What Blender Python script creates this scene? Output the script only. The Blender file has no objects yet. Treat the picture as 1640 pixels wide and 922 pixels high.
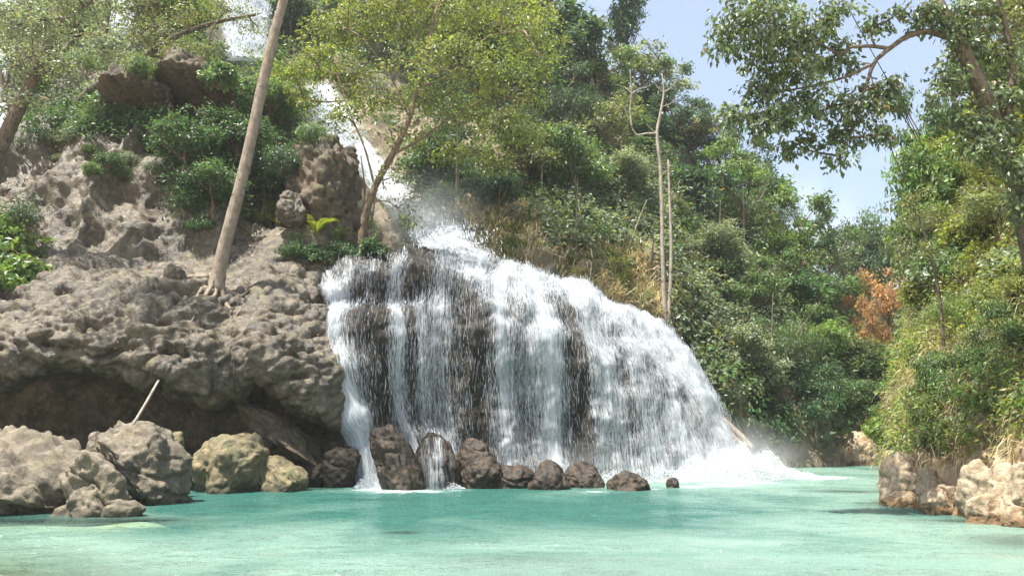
import bpy, bmesh, math, random
import numpy as np
from mathutils import Vector
from mathutils.bvhtree import BVHTree

S = bpy.context.scene
C = S.collection
R = math.radians

# ------------------------------------------------------------------ camera, light, exposure
FPX = 1287.0                                   # focal length in pixels of the 1640 px wide photograph
CAM_Z = 1.7
PITCH = math.atan((695.0 - 461.0) / FPX)
cam = bpy.data.cameras.new('camera')
cam.sensor_width = 36.0
cam.lens = FPX / 1640.0 * 36.0
cam.clip_start = 0.05
cam.clip_end = 3000.0
camo = bpy.data.objects.new('camera', cam)
C.objects.link(camo)
camo.location = (0, 0, CAM_Z)
camo.rotation_euler = (math.pi / 2 + PITCH, 0, 0)
S.camera = camo

SUN = Vector((-0.27, -0.19, 0.94)).normalized()
SUN_EL = math.asin(SUN.z)
SUN_ROT = math.atan2(SUN.x, SUN.y)
W = bpy.data.worlds.new('World')
S.world = W
W.use_nodes = True
wt = W.node_tree
bg = wt.nodes['Background']
sky = wt.nodes.new('ShaderNodeTexSky')
sky.sky_type = 'NISHITA'
sky.sun_disc = False
sky.sun_elevation = SUN_EL
sky.sun_rotation = SUN_ROT
sky.air_density = 1.0
sky.dust_density = 2.5
sky.ozone_density = 1.5
# thin high haze and a small cloud over the physical sky
tc = wt.nodes.new('ShaderNodeTexCoord')
nz = wt.nodes.new('ShaderNodeTexNoise')
nz.inputs['Scale'].default_value = 3.2
nz.inputs['Detail'].default_value = 6
nz.inputs['Roughness'].default_value = 0.6
wt.links.new(tc.outputs['Generated'], nz.inputs['Vector'])
mr = wt.nodes.new('ShaderNodeMapRange')
mr.interpolation_type = 'SMOOTHSTEP'
for k_, v_ in ((1, 0.50), (2, 0.72), (3, 0.30), (4, 0.85)):
    mr.inputs[k_].default_value = v_
wt.links.new(nz.outputs['Fac'], mr.inputs[0])
mx = wt.nodes.new('ShaderNodeMix')
mx.data_type = 'RGBA'
wt.links.new(mr.outputs[0], mx.inputs[0])
wt.links.new(sky.outputs[0], mx.inputs[6])
mx.inputs[7].default_value = (4.4, 4.9, 5.5, 1)
wt.links.new(mx.outputs[2], bg.inputs[0])
bg.inputs[1].default_value = 0.10

sl = bpy.data.lights.new('sun', 'SUN')
sl.energy = 5.0
sl.angle = R(0.5)
sl.color = (1.0, 0.945, 0.86)
so = bpy.data.objects.new('sun', sl)
C.objects.link(so)
so.rotation_euler = SUN.to_track_quat('Z', 'Y').to_euler()
so.location = (-40, 30, 70)

S.view_settings.view_transform = 'Standard'
S.view_settings.look = 'None'
S.view_settings.exposure = 1.32
S.view_settings.gamma = 1.0
S.view_settings.use_curve_mapping = False
S.render.engine = 'CYCLES'
cy = S.cycles
cy.use_denoising = True
try:
    cy.denoiser = 'OPENIMAGEDENOISE'
    cy.denoising_prefilter = 'NONE'
except Exception:
    pass
cy.max_bounces = 7
cy.diffuse_bounces = 4
cy.glossy_bounces = 3
cy.transmission_bounces = 5
cy.transparent_max_bounces = 12
cy.volume_bounces = 1
cy.volume_step_rate = 2.0
cy.volume_max_steps = 128
cy.use_adaptive_sampling = True
cy.adaptive_threshold = 0.015
cy.caustics_reflective = False
cy.caustics_refractive = False
cy.sample_clamp_indirect = 6.0

rng = np.random.default_rng(7)
CT, ST = math.cos(PITCH), math.sin(PITCH)


def ray(px, py):
    u, v = (px - 820.0) / FPX, (461.0 - py) / FPX
    return Vector((u, CT - v * ST, ST + v * CT))


def P(px, py, Y):
    """a point of the place seen at photo pixel (px, py), Y metres in front of the shore"""
    d = ray(px, py)
    return Vector((0, 0, CAM_Z)) + d * (Y / d.y)


def m_per_px(Y):
    return Y / FPX


# ------------------------------------------------------------------ numeric helpers
def _hash(ix, iy, iz, seed):
    h = (ix.astype(np.int64) * 374761393 + iy.astype(np.int64) * 668265263 + iz.astype(np.int64) * 2147483647 + seed * 974711) & 0xFFFFFFFF
    h = ((h ^ (h >> 13)) * 1274126177) & 0xFFFFFFFF
    h = ((h ^ (h >> 16)) * 2246822519) & 0xFFFFFFFF
    return ((h ^ (h >> 15)) & 0xFFFFFF) / float(0x1000000)


def vnoise(p, seed=0):
    i = np.floor(p).astype(np.int64)
    f = p - i
    f = f * f * (3 - 2 * f)
    out = 0
    for dx in (0, 1):
        wx = f[..., 0] if dx else 1 - f[..., 0]
        for dy in (0, 1):
            wy = f[..., 1] if dy else 1 - f[..., 1]
            for dz in (0, 1):
                wz = f[..., 2] if dz else 1 - f[..., 2]
                out = out + wx * wy * wz * _hash(i[..., 0] + dx, i[..., 1] + dy, i[..., 2] + dz, seed)
    return out * 2 - 1


def fbm(p, octs=4, seed=0, gain=0.5, lac=2.03):
    a, s, out = 1.0, 1.0, 0
    for k in range(octs):
        out = out + a * vnoise(p * s + 17.3 * k, seed + k)
        a *= gain
        s *= lac
    return out


def worley(p, seed=0):
    i = np.floor(p).astype(np.int64)
    f1 = np.full(p.shape[:-1], 9.0)
    f2 = np.full(p.shape[:-1], 9.0)
    for dx in (-1, 0, 1):
        for dy in (-1, 0, 1):
            for dz in (-1, 0, 1):
                c = i + np.array([dx, dy, dz])
                q = np.stack([c[..., 0] + _hash(c[..., 0], c[..., 1], c[..., 2], seed),
                              c[..., 1] + _hash(c[..., 0], c[..., 1], c[..., 2], seed + 1),
                              c[..., 2] + _hash(c[..., 0], c[..., 1], c[..., 2], seed + 2)], -1)
                d = np.sqrt(((q - p) ** 2).sum(-1))
                m = d < f1
                f2 = np.where(m, f1, np.minimum(f2, d))
                f1 = np.where(m, d, f1)
    return f1, f2


def unit(v):
    return v / np.maximum(np.linalg.norm(v, axis=-1, keepdims=True), 1e-9)


def sstep(a, b, x):
    t = np.clip((x - a) / (b - a), 0, 1)
    return t * t * (3 - 2 * t)


def catmull(pts, t):
    """pts (K, ...), t array in [0, K-1]"""
    K = len(pts)
    i = np.clip(np.floor(t).astype(int), 0, K - 2)
    f = (t - i).reshape((-1,) + (1,) * (pts.ndim - 1))
    p0, p1, p2, p3 = pts[np.maximum(i - 1, 0)], pts[i], pts[i + 1], pts[np.minimum(i + 2, K - 1)]
    m1, m2 = (p2 - p0) * 0.38, (p3 - p1) * 0.38
    f2, f3 = f * f, f * f * f
    return (2 * f3 - 3 * f2 + 1) * p1 + (f3 - 2 * f2 + f) * m1 + (-2 * f3 + 3 * f2) * p2 + (f3 - f2) * m2


def loft(cols, res):
    """cols: columns of world points, the same number in each -> grid (nu, nv, 3) with cells of about res metres"""
    a = np.array([[tuple(p) for p in c] for c in cols], float)

    def param(lens):
        t = [0.0]
        for k, L in enumerate(lens):
            n = max(2, int(math.ceil(L / res)))
            t += [k + (j + 1) / n for j in range(n)]
        return np.array(t)
    tv = param(np.linalg.norm(np.diff(a, axis=1), axis=2).mean(0))
    tu = param(np.linalg.norm(np.diff(a, axis=0), axis=2).mean(1))
    b = catmull(a, tu)
    return np.swapaxes(catmull(np.swapaxes(b, 0, 1), tv), 0, 1)


def grid_normals(g):
    du = np.gradient(g, axis=0)
    dv = np.gradient(g, axis=1)
    return unit(np.cross(du, dv))


def grid_faces(nu, nv):
    i = np.arange(nu * nv).reshape(nu, nv)
    return np.stack([i[:-1, :-1], i[1:, :-1], i[1:, 1:], i[:-1, 1:]], -1).reshape(-1, 4)


def mk_mesh(name, verts, faces, smooth=True, attrs=None, uv=None):
    """faces: list of (M, k) index arrays"""
    me = bpy.data.meshes.new(name)
    verts = np.ascontiguousarray(verts, np.float32)
    faces = [np.asarray(f, np.int32) for f in faces if len(f)]
    me.vertices.add(len(verts))
    me.vertices.foreach_set('co', verts.ravel())
    idx = np.concatenate([f.ravel() for f in faces])
    tot = np.concatenate([np.full(len(f), f.shape[1], np.int32) for f in faces])
    start = np.concatenate([[0], np.cumsum(tot)[:-1]]).astype(np.int32)
    me.loops.add(len(idx))
    me.loops.foreach_set('vertex_index', idx)
    me.polygons.add(len(tot))
    me.polygons.foreach_set('loop_start', start)
    try:
        me.polygons.foreach_set('loop_total', tot)
    except Exception:
        pass
    me.update(calc_edges=True)
    me.polygons.foreach_set('use_smooth', np.full(len(tot), smooth))
    for k, v in (attrs or {}).items():
        at = me.attributes.new(k, 'FLOAT', 'POINT')
        at.data.foreach_set('value', np.ascontiguousarray(v, np.float32).ravel())
    if uv is not None:
        ul = me.uv_layers.new(name='UVMap')
        ul.data.foreach_set('uv', np.ascontiguousarray(uv[idx], np.float32).ravel())
    me.validate(verbose=False)
    return me


def link(name, me, mat, parent=None, loc=None, color=None):
    o = bpy.data.objects.new(name, me)
    C.objects.link(o)
    if me is not None and mat is not None and not len(me.materials):
        me.materials.append(mat)
    if parent is not None:
        o.parent = parent
    if loc is not None:
        o.location = loc
    if color is not None:
        o.color = (*color, 1)
    return o


def tag(o, label=None, cat=None, group=None, kind=None):
    if label:
        o['label'] = label
    if cat:
        o['category'] = cat
    if group:
        o['group'] = group
    if kind:
        o['kind'] = kind
    return o


def empty(name, loc, label, cat, group=None):
    o = bpy.data.objects.new(name, None)
    C.objects.link(o)
    o.location = loc
    o.empty_display_size = 0.3
    return tag(o, label, cat, group)


class MB:
    """collects tubes and other pieces of one mesh"""

    def __init__(self):
        self.v, self.f, self.n = [], [], 0

    def add(self, v, *faces):
        for f in faces:
            if len(f):
                self.f.append(np.asarray(f) + self.n)
        self.v.append(np.asarray(v, float))
        self.n += len(v)

    def tube(self, pts, rad, sides=7, wob=0.0, seed=0):
        pts = np.asarray([tuple(p) for p in pts], float)
        rad = np.asarray(rad, float)
        n = len(pts)
        t = unit(np.gradient(pts, axis=0))
        ref = np.array([0.31, 0.87, 0.38]) if abs(t[0][2]) > 0.8 else np.array([0.05, 0.1, 1.0])
        a = unit(np.cross(t, ref))
        b = np.cross(t, a)
        ang = np.linspace(0, 2 * math.pi, sides, endpoint=False)
        ring = a[:, None] * np.cos(ang)[None, :, None] + b[:, None] * np.sin(ang)[None, :, None]
        rr = np.repeat(rad[:, None], sides, 1)
        if wob:
            rr = rr * (1 + wob * vnoise(pts[:, None] * 2.3 + ring * 1.7, seed))
        v = pts[:, None] + ring * rr[..., None]
        i = np.arange(n * sides).reshape(n, sides)
        j = np.roll(i, -1, 1)
        f = np.stack([i[:-1], j[:-1], j[1:], i[1:]], -1).reshape(-1, 4)
        self.add(v.reshape(-1, 3), f, [list(i[-1])], [list(i[0][::-1])])

    def mesh(self, name, smooth=True):
        return mk_mesh(name, np.concatenate(self.v), self.f, smooth)


def spline(pts, n):
    p = np.array([tuple(q) for q in pts], float)
    return catmull(p, np.linspace(0, len(p) - 1, n))


# ------------------------------------------------------------------ materials
class G:
    def __init__(self, name):
        self.m = bpy.data.materials.new(name)
        self.m.use_nodes = True
        self.t = self.m.node_tree
        self.t.nodes.clear()
        self.out = self.t.nodes.new('ShaderNodeOutputMaterial')

    def n(self, typ, ins=None, **props):
        nd = self.t.nodes.new('ShaderNode' + typ)
        for k, v in props.items():
            setattr(nd, k, v)
        for k, v in (ins or {}).items():
            s = nd.inputs[k]
            if isinstance(v, bpy.types.NodeSocket):
                self.t.links.new(v, s)
            else:
                s.default_value = v
        return nd

    def mix(self, fac, a, b, blend='MIX'):
        nd = self.n('Mix', data_type='RGBA', blend_type=blend)
        for k, v in ((0, fac), (6, a), (7, b)):
            s = nd.inputs[k]
            if isinstance(v, bpy.types.NodeSocket):
                self.t.links.new(v, s)
            else:
                s.default_value = v if k == 0 else ((*v, 1) if len(v) == 3 else v)
        return nd.outputs[2]

    def math(self, op, a, b=0.5, c=0.5, clamp=False):
        return self.n('Math', {0: a, 1: b, 2: c}, operation=op, use_clamp=clamp).outputs[0]

    def ramp(self, x, a, b, c=0.0, d=1.0):
        return self.n('MapRange', {'Value': x, 1: a, 2: b, 3: c, 4: d}, interpolation_type='SMOOTHSTEP').outputs[0]

    def noise(self, vec, scale, detail=4, rough=0.55, dist=0.0):
        return self.n('TexNoise', {'Vector': vec, 'Scale': scale, 'Detail': detail, 'Roughness': rough, 'Distortion': dist}).outputs['Fac']

    def surf(self, s):
        self.t.links.new(s, self.out.inputs['Surface'])
        return self.m


def rock_mat(name, c1, c2, c3, rough=0.75, bump=0.5, scale=1.0, moss=None, moss_amt=0.5, spec=0.35, stain=None, tide=None):
    g = G(name)
    co = g.n('TexCoord').outputs['Object']
    a = g.noise(co, 0.55 * scale, 6, 0.6, 0.4)
    b = g.noise(co, 3.2 * scale, 6, 0.65)
    d = g.noise(co, 19 * scale, 5, 0.7)
    col = g.mix(g.ramp(a, 0.36, 0.64), c1, c2)
    col = g.mix(g.ramp(b, 0.42, 0.68), col, c3)
    col = g.mix(0.55, col, g.n('ValToRGB', {0: d}).outputs[0], 'SOFT_LIGHT')
    if stain is not None:
        st = g.noise(g.n('Mapping', {'Vector': co, 'Scale': (2.2, 2.2, 0.25)}).outputs[0], 1.0, 4, 0.6)
        col = g.mix(g.ramp(st, 0.52, 0.7), col, stain)
    if moss is not None:
        mn = g.noise(co, 1.1 * scale, 5, 0.6)
        nz = g.n('SeparateXYZ', {0: g.n('NewGeometry').outputs['Normal']}).outputs[2]
        mf = g.math('MULTIPLY', g.ramp(mn, 0.62 - 0.2 * moss_amt, 0.72), g.ramp(nz, -0.1, 0.7, 0.25, 1.0))
        col = g.mix(mf, col, moss)
    if tide is not None:
        wz_ = g.n('SeparateXYZ', {0: g.n('NewGeometry').outputs['Position']}).outputs[2]
        tf = g.ramp(g.math('ADD', wz_, g.math('MULTIPLY', g.math('SUBTRACT', b, 0.5), 0.5)), 0.10, 0.32, 0.85, 0.0)
        col = g.mix(tf, col, tide)
    ck = g.n('TexVoronoi', {'Vector': g.n('Mapping', {'Vector': co, 'Scale': (1, 1, 1.6)}).outputs[0], 'Scale': 2.6 * scale, 'Randomness': 1.0}, feature='DISTANCE_TO_EDGE').outputs[0]
    hb = g.math('ADD', g.noise(co, 7 * scale, 8, 0.68), g.math('ADD', g.math('MULTIPLY', d, 0.35), g.ramp(g.math('ADD', ck, g.math('MULTIPLY', b, 0.12)), 0.03, 0.12, -0.16, 0.0)))
    bmp = g.n('Bump', {'Strength': bump, 'Distance': 0.12 / scale, 'Height': hb})
    rr = g.ramp(b, 0.3, 0.7, rough - 0.14, rough + 0.12)
    p = g.n('BsdfPrincipled', {'Base Color': col, 'Roughness': rr, 'Specular IOR Level': spec, 'Normal': bmp.outputs[0]})
    return g.surf(p.outputs[0])


M = {}
M['shelf_rock'] = rock_mat('travertine shelf', (0.104, 0.085, 0.056), (0.040, 0.033, 0.022), (0.19, 0.158, 0.11), 0.42, 0.7, 1.3,
                           moss=(0.13, 0.115, 0.045), moss_amt=0.45, spec=0.5, stain=(0.055, 0.045, 0.034))
M['brown_rock'] = rock_mat('brown dripstone', (0.10, 0.075, 0.048), (0.055, 0.043, 0.03), (0.17, 0.125, 0.08), 0.7, 0.7, 1.4, moss=(0.09, 0.10, 0.035), moss_amt=0.7, stain=(0.04, 0.034, 0.025))
M['wet_rock'] = rock_mat('wet travertine', (0.024, 0.020, 0.013), (0.014, 0.014, 0.010), (0.046, 0.034, 0.020), 0.55, 0.6, 1.6, spec=0.22)
M['hill'] = rock_mat('hillside soil', (0.22, 0.175, 0.115), (0.12, 0.10, 0.06), (0.30, 0.245, 0.17), 0.9, 0.7, 0.7,
                     moss=(0.09, 0.11, 0.035), moss_amt=0.8)
M['bank_rock'] = rock_mat('cream bank rock', (0.34, 0.27, 0.18), (0.25, 0.16, 0.08), (0.43, 0.355, 0.255), 0.85, 0.7, 1.6, tide=(0.17, 0.105, 0.05))
M['grey_boulder'] = rock_mat('grey tan boulder', (0.15, 0.127, 0.09), (0.085, 0.073, 0.051), (0.235, 0.20, 0.147), 0.75, 0.6, 1.6,
                             moss=(0.15, 0.13, 0.065), moss_amt=0.5, tide=(0.075, 0.065, 0.045), stain=(0.12, 0.10, 0.075))
M['green_boulder'] = rock_mat('mossy boulder', (0.17, 0.145, 0.085), (0.115, 0.105, 0.06), (0.27, 0.205, 0.115), 0.8, 0.55, 1.4,
                              moss=(0.10, 0.11, 0.05), moss_amt=0.9, tide=(0.05, 0.048, 0.03))
M['dark_boulder'] = rock_mat('wet brown boulder', (0.030, 0.024, 0.017), (0.018, 0.016, 0.012), (0.085, 0.058, 0.036), 0.45, 0.6, 1.8, spec=0.3)
M['sand'] = rock_mat('pale sand', (0.55, 0.48, 0.36), (0.48, 0.41, 0.29), (0.6, 0.53, 0.42), 0.9, 0.25, 1.0)


def bark_mat(name, c1, c2, rough=0.85, sc=1.0):
    g = G(name)
    co = g.n('TexCoord').outputs['Object']
    st = g.noise(g.n('Mapping', {'Vector': co, 'Scale': (7 * sc, 7 * sc, 3.4 * sc)}).outputs[0], 1.0, 6, 0.65)
    pt = g.noise(co, 2.1 * sc, 4, 0.6)
    col = g.mix(g.ramp(st, 0.35, 0.68), c1, c2)
    col = g.mix(g.ramp(g.noise(co, 5.3 * sc, 5, 0.7), 0.56, 0.66), col, tuple(0.45 * a for a in c1))
    col = g.mix(g.ramp(pt, 0.5, 0.72), col, tuple(0.5 * (a + b) * 1.25 for a, b in zip(c1, c2)))
    bmp = g.n('Bump', {'Strength': 0.7, 'Distance': 0.04, 'Height': st})
    return g.surf(g.n('BsdfPrincipled', {'Base Color': col, 'Roughness': rough, 'Specular IOR Level': 0.3, 'Normal': bmp.outputs[0]}).outputs[0])


M['pale_bark'] = bark_mat('pale bark', (0.17, 0.135, 0.10), (0.28, 0.235, 0.185))
M['brown_bark'] = bark_mat('brown bark', (0.12, 0.085, 0.055), (0.26, 0.19, 0.12))
M['dark_bark'] = bark_mat('dark bark', (0.065, 0.05, 0.035), (0.15, 0.12, 0.085))
M['bleached'] = bark_mat('bleached wood', (0.27, 0.225, 0.175), (0.42, 0.37, 0.31))


def leaf_mat(name, trans=0.42, rough=0.42, spec=0.5):
    g = G(name)
    oc = g.n('ObjectInfo').outputs['Color']
    rn = g.n('Attribute', attribute_name='rnd').outputs['Fac']
    r2 = g.math('FRACT', g.math('MULTIPLY', rn, 7.31))
    hs = g.n('HueSaturation', {'Hue': g.ramp(r2, 0, 1, 0.485, 0.53), 'Saturation': g.ramp(rn, 0, 1, 0.85, 1.1),
                               'Value': g.ramp(rn, 0, 1, 0.5, 1.85), 'Color': oc}).outputs[0]
    dead = g.math('GREATER_THAN', r2, 0.982)
    hs = g.mix(dead, hs, (0.22, 0.15, 0.06))
    p = g.n('BsdfPrincipled', {'Base Color': hs, 'Roughness': rough, 'Specular IOR Level': spec})
    tr = g.n('BsdfTranslucent', {'Color': g.mix(1.0, hs, (1.75, 1.6, 0.75), 'MULTIPLY')})
    return g.surf(g.n('MixShader', {0: trans, 1: p.outputs[0], 2: tr.outputs[0]}).outputs[0])


M['leaf'] = leaf_mat('leaves')
M['gloss_leaf'] = leaf_mat('glossy leaves', 0.38, 0.4, 0.6)
M['dry'] = leaf_mat('dry grass', 0.35, 0.7, 0.2)

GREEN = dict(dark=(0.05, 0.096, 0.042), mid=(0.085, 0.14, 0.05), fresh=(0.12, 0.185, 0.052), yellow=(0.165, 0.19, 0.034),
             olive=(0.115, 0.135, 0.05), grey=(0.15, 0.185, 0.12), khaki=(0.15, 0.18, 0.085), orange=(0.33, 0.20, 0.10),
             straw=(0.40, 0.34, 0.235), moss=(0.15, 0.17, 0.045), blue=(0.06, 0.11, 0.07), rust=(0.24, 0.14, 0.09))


def water_mat():
    g = G('turquoise pool')
    co = g.n('NewGeometry').outputs['Position']
    thick = g.n('Attribute', attribute_name='depth').outputs['Fac']
    foam = g.n('Attribute', attribute_name='foam').outputs['Fac']
    big = g.noise(co, 0.2, 4, 0.55, 0.8)
    pool_tone = g.n('Attribute', attribute_name='pool_tone').outputs['Fac']
    col = g.mix(g.math('ADD', g.ramp(big, 0.3, 0.7, -0.38, 0.38), pool_tone, clamp=True), (0.026, 0.095, 0.078), (0.158, 0.252, 0.208))
    clear = g.math('POWER', 2.718, g.math('MULTIPLY', thick, -2.2))
    body = g.n('BsdfDiffuse', {'Color': col})
    see = g.n('BsdfTransparent', {'Color': (0.72, 0.93, 0.84, 1)})
    under = g.n('MixShader', {0: clear, 1: body.outputs[0], 2: see.outputs[0]})
    mp = g.n('Mapping', {'Vector': co, 'Scale': (1.0, 1.9, 1.0), 'Rotation': (0, 0, 0.12)}).outputs[0]
    w1 = g.noise(mp, 1.15, 3, 0.55, 0.6)
    w2 = g.noise(mp, 4.6, 3, 0.6, 0.3)
    hgt = g.math('ADD', g.math('MULTIPLY', w1, 1.0), g.math('MULTIPLY', w2, 0.42))
    bmp = g.n('Bump', {'Strength': 0.8, 'Distance': 0.34, 'Height': hgt})
    gl = g.n('BsdfGlossy', {'Color': (1, 1, 1, 1), 'Roughness': 0.045, 'Normal': bmp.outputs[0]})
    fr = g.n('Fresnel', {'IOR': 1.33, 'Normal': bmp.outputs[0]}).outputs[0]
    wet = g.n('MixShader', {0: fr, 1: under.outputs[0], 2: gl.outputs[0]})
    fn = g.noise(g.n('Mapping', {'Vector': co, 'Scale': (1.0, 1.8, 1.0)}).outputs[0], 3.2, 6, 0.7, 0.5)
    ff = g.ramp(g.math('ADD', fn, g.math('MULTIPLY', foam, 0.75)), 0.8, 1.3)
    fo = g.n('BsdfDiffuse', {'Color': (0.68, 0.74, 0.75, 1)})
    return g.surf(g.n('MixShader', {0: ff, 1: wet.outputs[0], 2: fo.outputs[0]}).outputs[0])


M['pool'] = water_mat()


def fall_mat(name, su=6.0, sv=0.55, lo=0.44, hi=0.74, tint=(0.73, 0.765, 0.79)):
    """broken white water; alpha comes from streaks along the flow (uv in metres) and from the amount of water there"""
    g = G(name)
    uv = g.n('UVMap').outputs[0]
    d = g.n('Attribute', attribute_name='dens').outputs['Fac']
    n1 = g.noise(g.n('Mapping', {'Vector': uv, 'Scale': (su, sv, 1)}).outputs[0], 1.0, 5, 0.62, 0.35)
    n2 = g.noise(g.n('Mapping', {'Vector': uv, 'Scale': (su * 3.1, sv * 7.0, 1), 'Location': (3.1, 7.7, 0)}).outputs[0], 1.0, 3, 0.6, 0.2)
    s = g.math('ADD', g.math('MULTIPLY', n1, 0.52), g.math('MULTIPLY', n2, 0.48))
    a = g.ramp(g.math('ADD', s, g.math('MULTIPLY', g.math('SUBTRACT', d, 0.5), 0.5)), lo, hi)
    a = g.math('MULTIPLY', a, g.ramp(d, 0.0, 0.12), clamp=True)
    p = g.n('BsdfPrincipled', {'Base Color': (*tint, 1), 'Roughness': 0.35, 'Specular IOR Level': 0.4})
    tr = g.n('BsdfTranslucent', {'Color': (*tint, 1)})
    w = g.n('MixShader', {0: 0.45, 1: p.outputs[0], 2: tr.outputs[0]})
    t = g.n('BsdfTransparent')
    return g.surf(g.n('MixShader', {0: a, 1: t.outputs[0], 2: w.outputs[0]}).outputs[0])


M['fall'] = fall_mat('falling water', 8.0, 0.3, 0.44, 0.72)
M['fall_fine'] = fall_mat('fine falling strands', 17.0, 0.5, 0.45, 0.66)
M['fall_steep'] = fall_mat('sliding cascade water', 4.5, 0.4, 0.42, 0.74)
M['fall_far'] = fall_mat('far falling water', 2.2, 0.35, 0.34, 0.62)


def drop_mat(c=(0.66, 0.71, 0.75, 1)):
    g = G('water drops')
    p = g.n('BsdfPrincipled', {'Base Color': c, 'Roughness': 0.2, 'Specular IOR Level': 0.6})
    tr = g.n('BsdfTranslucent', {'Color': c})
    return g.surf(g.n('MixShader', {0: 0.5, 1: p.outputs[0], 2: tr.outputs[0]}).outputs[0])


M['drop'] = drop_mat()
M['spray'] = drop_mat((0.86, 0.89, 0.91, 1))


def mist_mat(name, dens, power=1.6):
    g = G(name)
    co = g.n('TexCoord').outputs['Object']
    ln = g.n('VectorMath', {0: co}, operation='LENGTH').outputs['Value']
    f = g.math('POWER', g.math('SUBTRACT', 1.0, ln, clamp=True), power)
    nz = g.ramp(g.noise(co, 2.6, 3, 0.6), 0.3, 0.7, 0.25, 1.0)
    v = g.n('VolumePrincipled', {'Color': (0.97, 0.98, 1, 1), 'Density': g.math('MULTIPLY', g.math('MULTIPLY', f, nz), dens), 'Anisotropy': 0.25})
    g.t.links.new(v.outputs[0], g.out.inputs['Volume'])
    return g.m
# ------------------------------------------------------------------ terrain
def loft2(a, res_u, res_v):
    """like loft but with its own spacing for every v segment"""
    a = np.array(a, float)
    tv = [0.0]
    L = np.linalg.norm(np.diff(a, axis=1), axis=2).mean(0)
    for k in range(a.shape[1] - 1):
        n = max(2, int(math.ceil(L[k] / res_v[k])))
        tv += [k + (j + 1) / n for j in range(n)]
    tu = [0.0]
    L = np.median(np.linalg.norm(np.diff(a, axis=0), axis=2), axis=1)
    for k in range(a.shape[0] - 1):
        n = max(2, int(math.ceil(L[k] / res_u)))
        tu += [k + (j + 1) / n for j in range(n)]
    tv, tu = np.array(tv), np.array(tu)
    b = catmull(a, tu)
    return np.swapaxes(catmull(np.swapaxes(b, 0, 1), tv), 0, 1), tu, tv


def lumps(p, s, seed, flat=1.5):
    f1, f2 = worley(p * np.array([s, s, s * flat]) + 0.25 * fbm(p * s * 0.8, 2, seed + 9)[..., None], seed)
    return np.sqrt(np.clip(1 - (f1 / 0.86) ** 2, 0, 1)) * 1.5 - .8


BVH = []


def register(g, step=2):
    s = g[::step, ::step]
    nu, nv = s.shape[:2]
    BVH.append(BVHTree.FromPolygons([tuple(v) for v in s.reshape(-1, 3)], [tuple(int(i) for i in f) for f in grid_faces(nu, nv)]))


def hit(px, py, which=None):
    """first terrain point seen at a photo pixel"""
    d = ray(px, py).normalized()
    o = Vector((0, 0, CAM_Z))
    best = None
    for k, b in enumerate(BVH):
        if which is not None and k not in which:
            continue
        loc, nrm, idx, dist = b.ray_cast(o, d)
        if loc is not None and (best is None or dist < best[2]):
            best = (loc, nrm, dist)
    return best


def drop_to(x, y, which=None, top=80.0):
    best = None
    for k, b in enumerate(BVH):
        if which is not None and k not in which:
            continue
        loc, nrm, idx, dist = b.ray_cast(Vector((x, y, top)), Vector((0, 0, -1)))
        if loc is not None and (best is None or loc.z > best.z):
            best = loc
    return best


# ---- left bank: cave, travertine lip, shelf, terrace, cliff and slope above it
KX = [-420, -200, 0, 80, 150, 210, 270, 330, 372, 410, 460, 510, 552, 585]
LIPY = [20.5, 22.5, 24.2, 24.5, 24.8, 25.0, 25.3, 25.6, 26.3, 26.0, 26.4, 26.9, 27.5, 28.3]
feat = [
    ([None] * 14, [3.4, 3.4, 3.4, 3.4, 3.4, 3.3, 3.2, 3.0, 2.4, 2.4, 2.2, 1.4, .7, .2]),
    ([786, 783, 778, 777, 776, 776, 775, 775, 775, 775, 775, 776, 776, 776], [5.4, 5.4, 5.4, 5.4, 5.4, 5.3, 5.0, 4.6, 4.0, 3.4, 2.8, 1.5, .6, .1]),
    ([690, 690, 690, 690, 690, 692, 694, 696, 690, 690, 700, 712, 700, 690], [6.2, 6.2, 6.2, 6.2, 6.2, 6.2, 6.0, 5.4, 4.8, 4.4, 3.8, 2.2, .7, .0]),
    ([625, 622, 622, 598, 610, 624, 632, 655, 650, 630, 662, 690, 692, 670], [5.6, 5.6, 5.6, 5.6, 5.6, 5.6, 5.4, 4.8, 4.2, 4.8, 4.6, 3.0, .8, .1]),
    ([606, 604, 606, 578, 590, 604, 612, 638, 632, 608, 640, 664, 678, 655], [.75, .75, .75, .75, .75, .75, .75, .7, 1.2, .7, .7, .5, .2, .1]),
    ([585, 584, 584, 556, 566, 580, 590, 614, 600, 584, 616, 640, 655, 640], [0] * 14),
    ([550, 545, 545, 520, 530, 545, 550, 565, 565, 550, 575, 595, 615, 610], [.1] * 14),
    ([510, 505, 510, 482, 490, 500, 500, 510, 515, 512, 530, 545, 560, 575], [.9] * 14),
    ([475, 470, 478, 455, 456, 458, 452, 452, 462, 470, 480, 498, 525, 545], [2.2] * 14),
    ([445, 440, 440, 432, 430, 432, 430, 428, 434, 436, 440, 455, 480, 510], [4.4] * 14),
    ([420, 415, 405, 400, 402, 408, 410, 405, 405, 402, 402, 425, 450, 480], [5.8] * 14),
    ([350, 340, 325, 315, 310, 312, 318, 320, 345, 362, 366, 390, 415, 450], [7.4] * 14),
    ([260, 250, 245, 222, 215, 220, 230, 245, 290, 322, 330, 352, 380, 420], [9.4] * 14),
    ([220, 210, 205, 195, 195, 200, 205, 222, 262, 285, 292, 318, 345, 390], [11.6] * 14),
    ([140, 130, 130, 120, 115, 115, 112, 132, 175, 205, 232, 262, 300, 350], [14.5] * 14),
    ([60, 50, 50, 45, 40, 35, 32, 42, 70, 110, 165, 200, 240, 290], [21] * 14),
    ([-160, -160, -160, -160, -150, -140, -130, -100, -60, 0, 90, 150, 200, 250], [34] * 14),
]
LB = []
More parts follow.
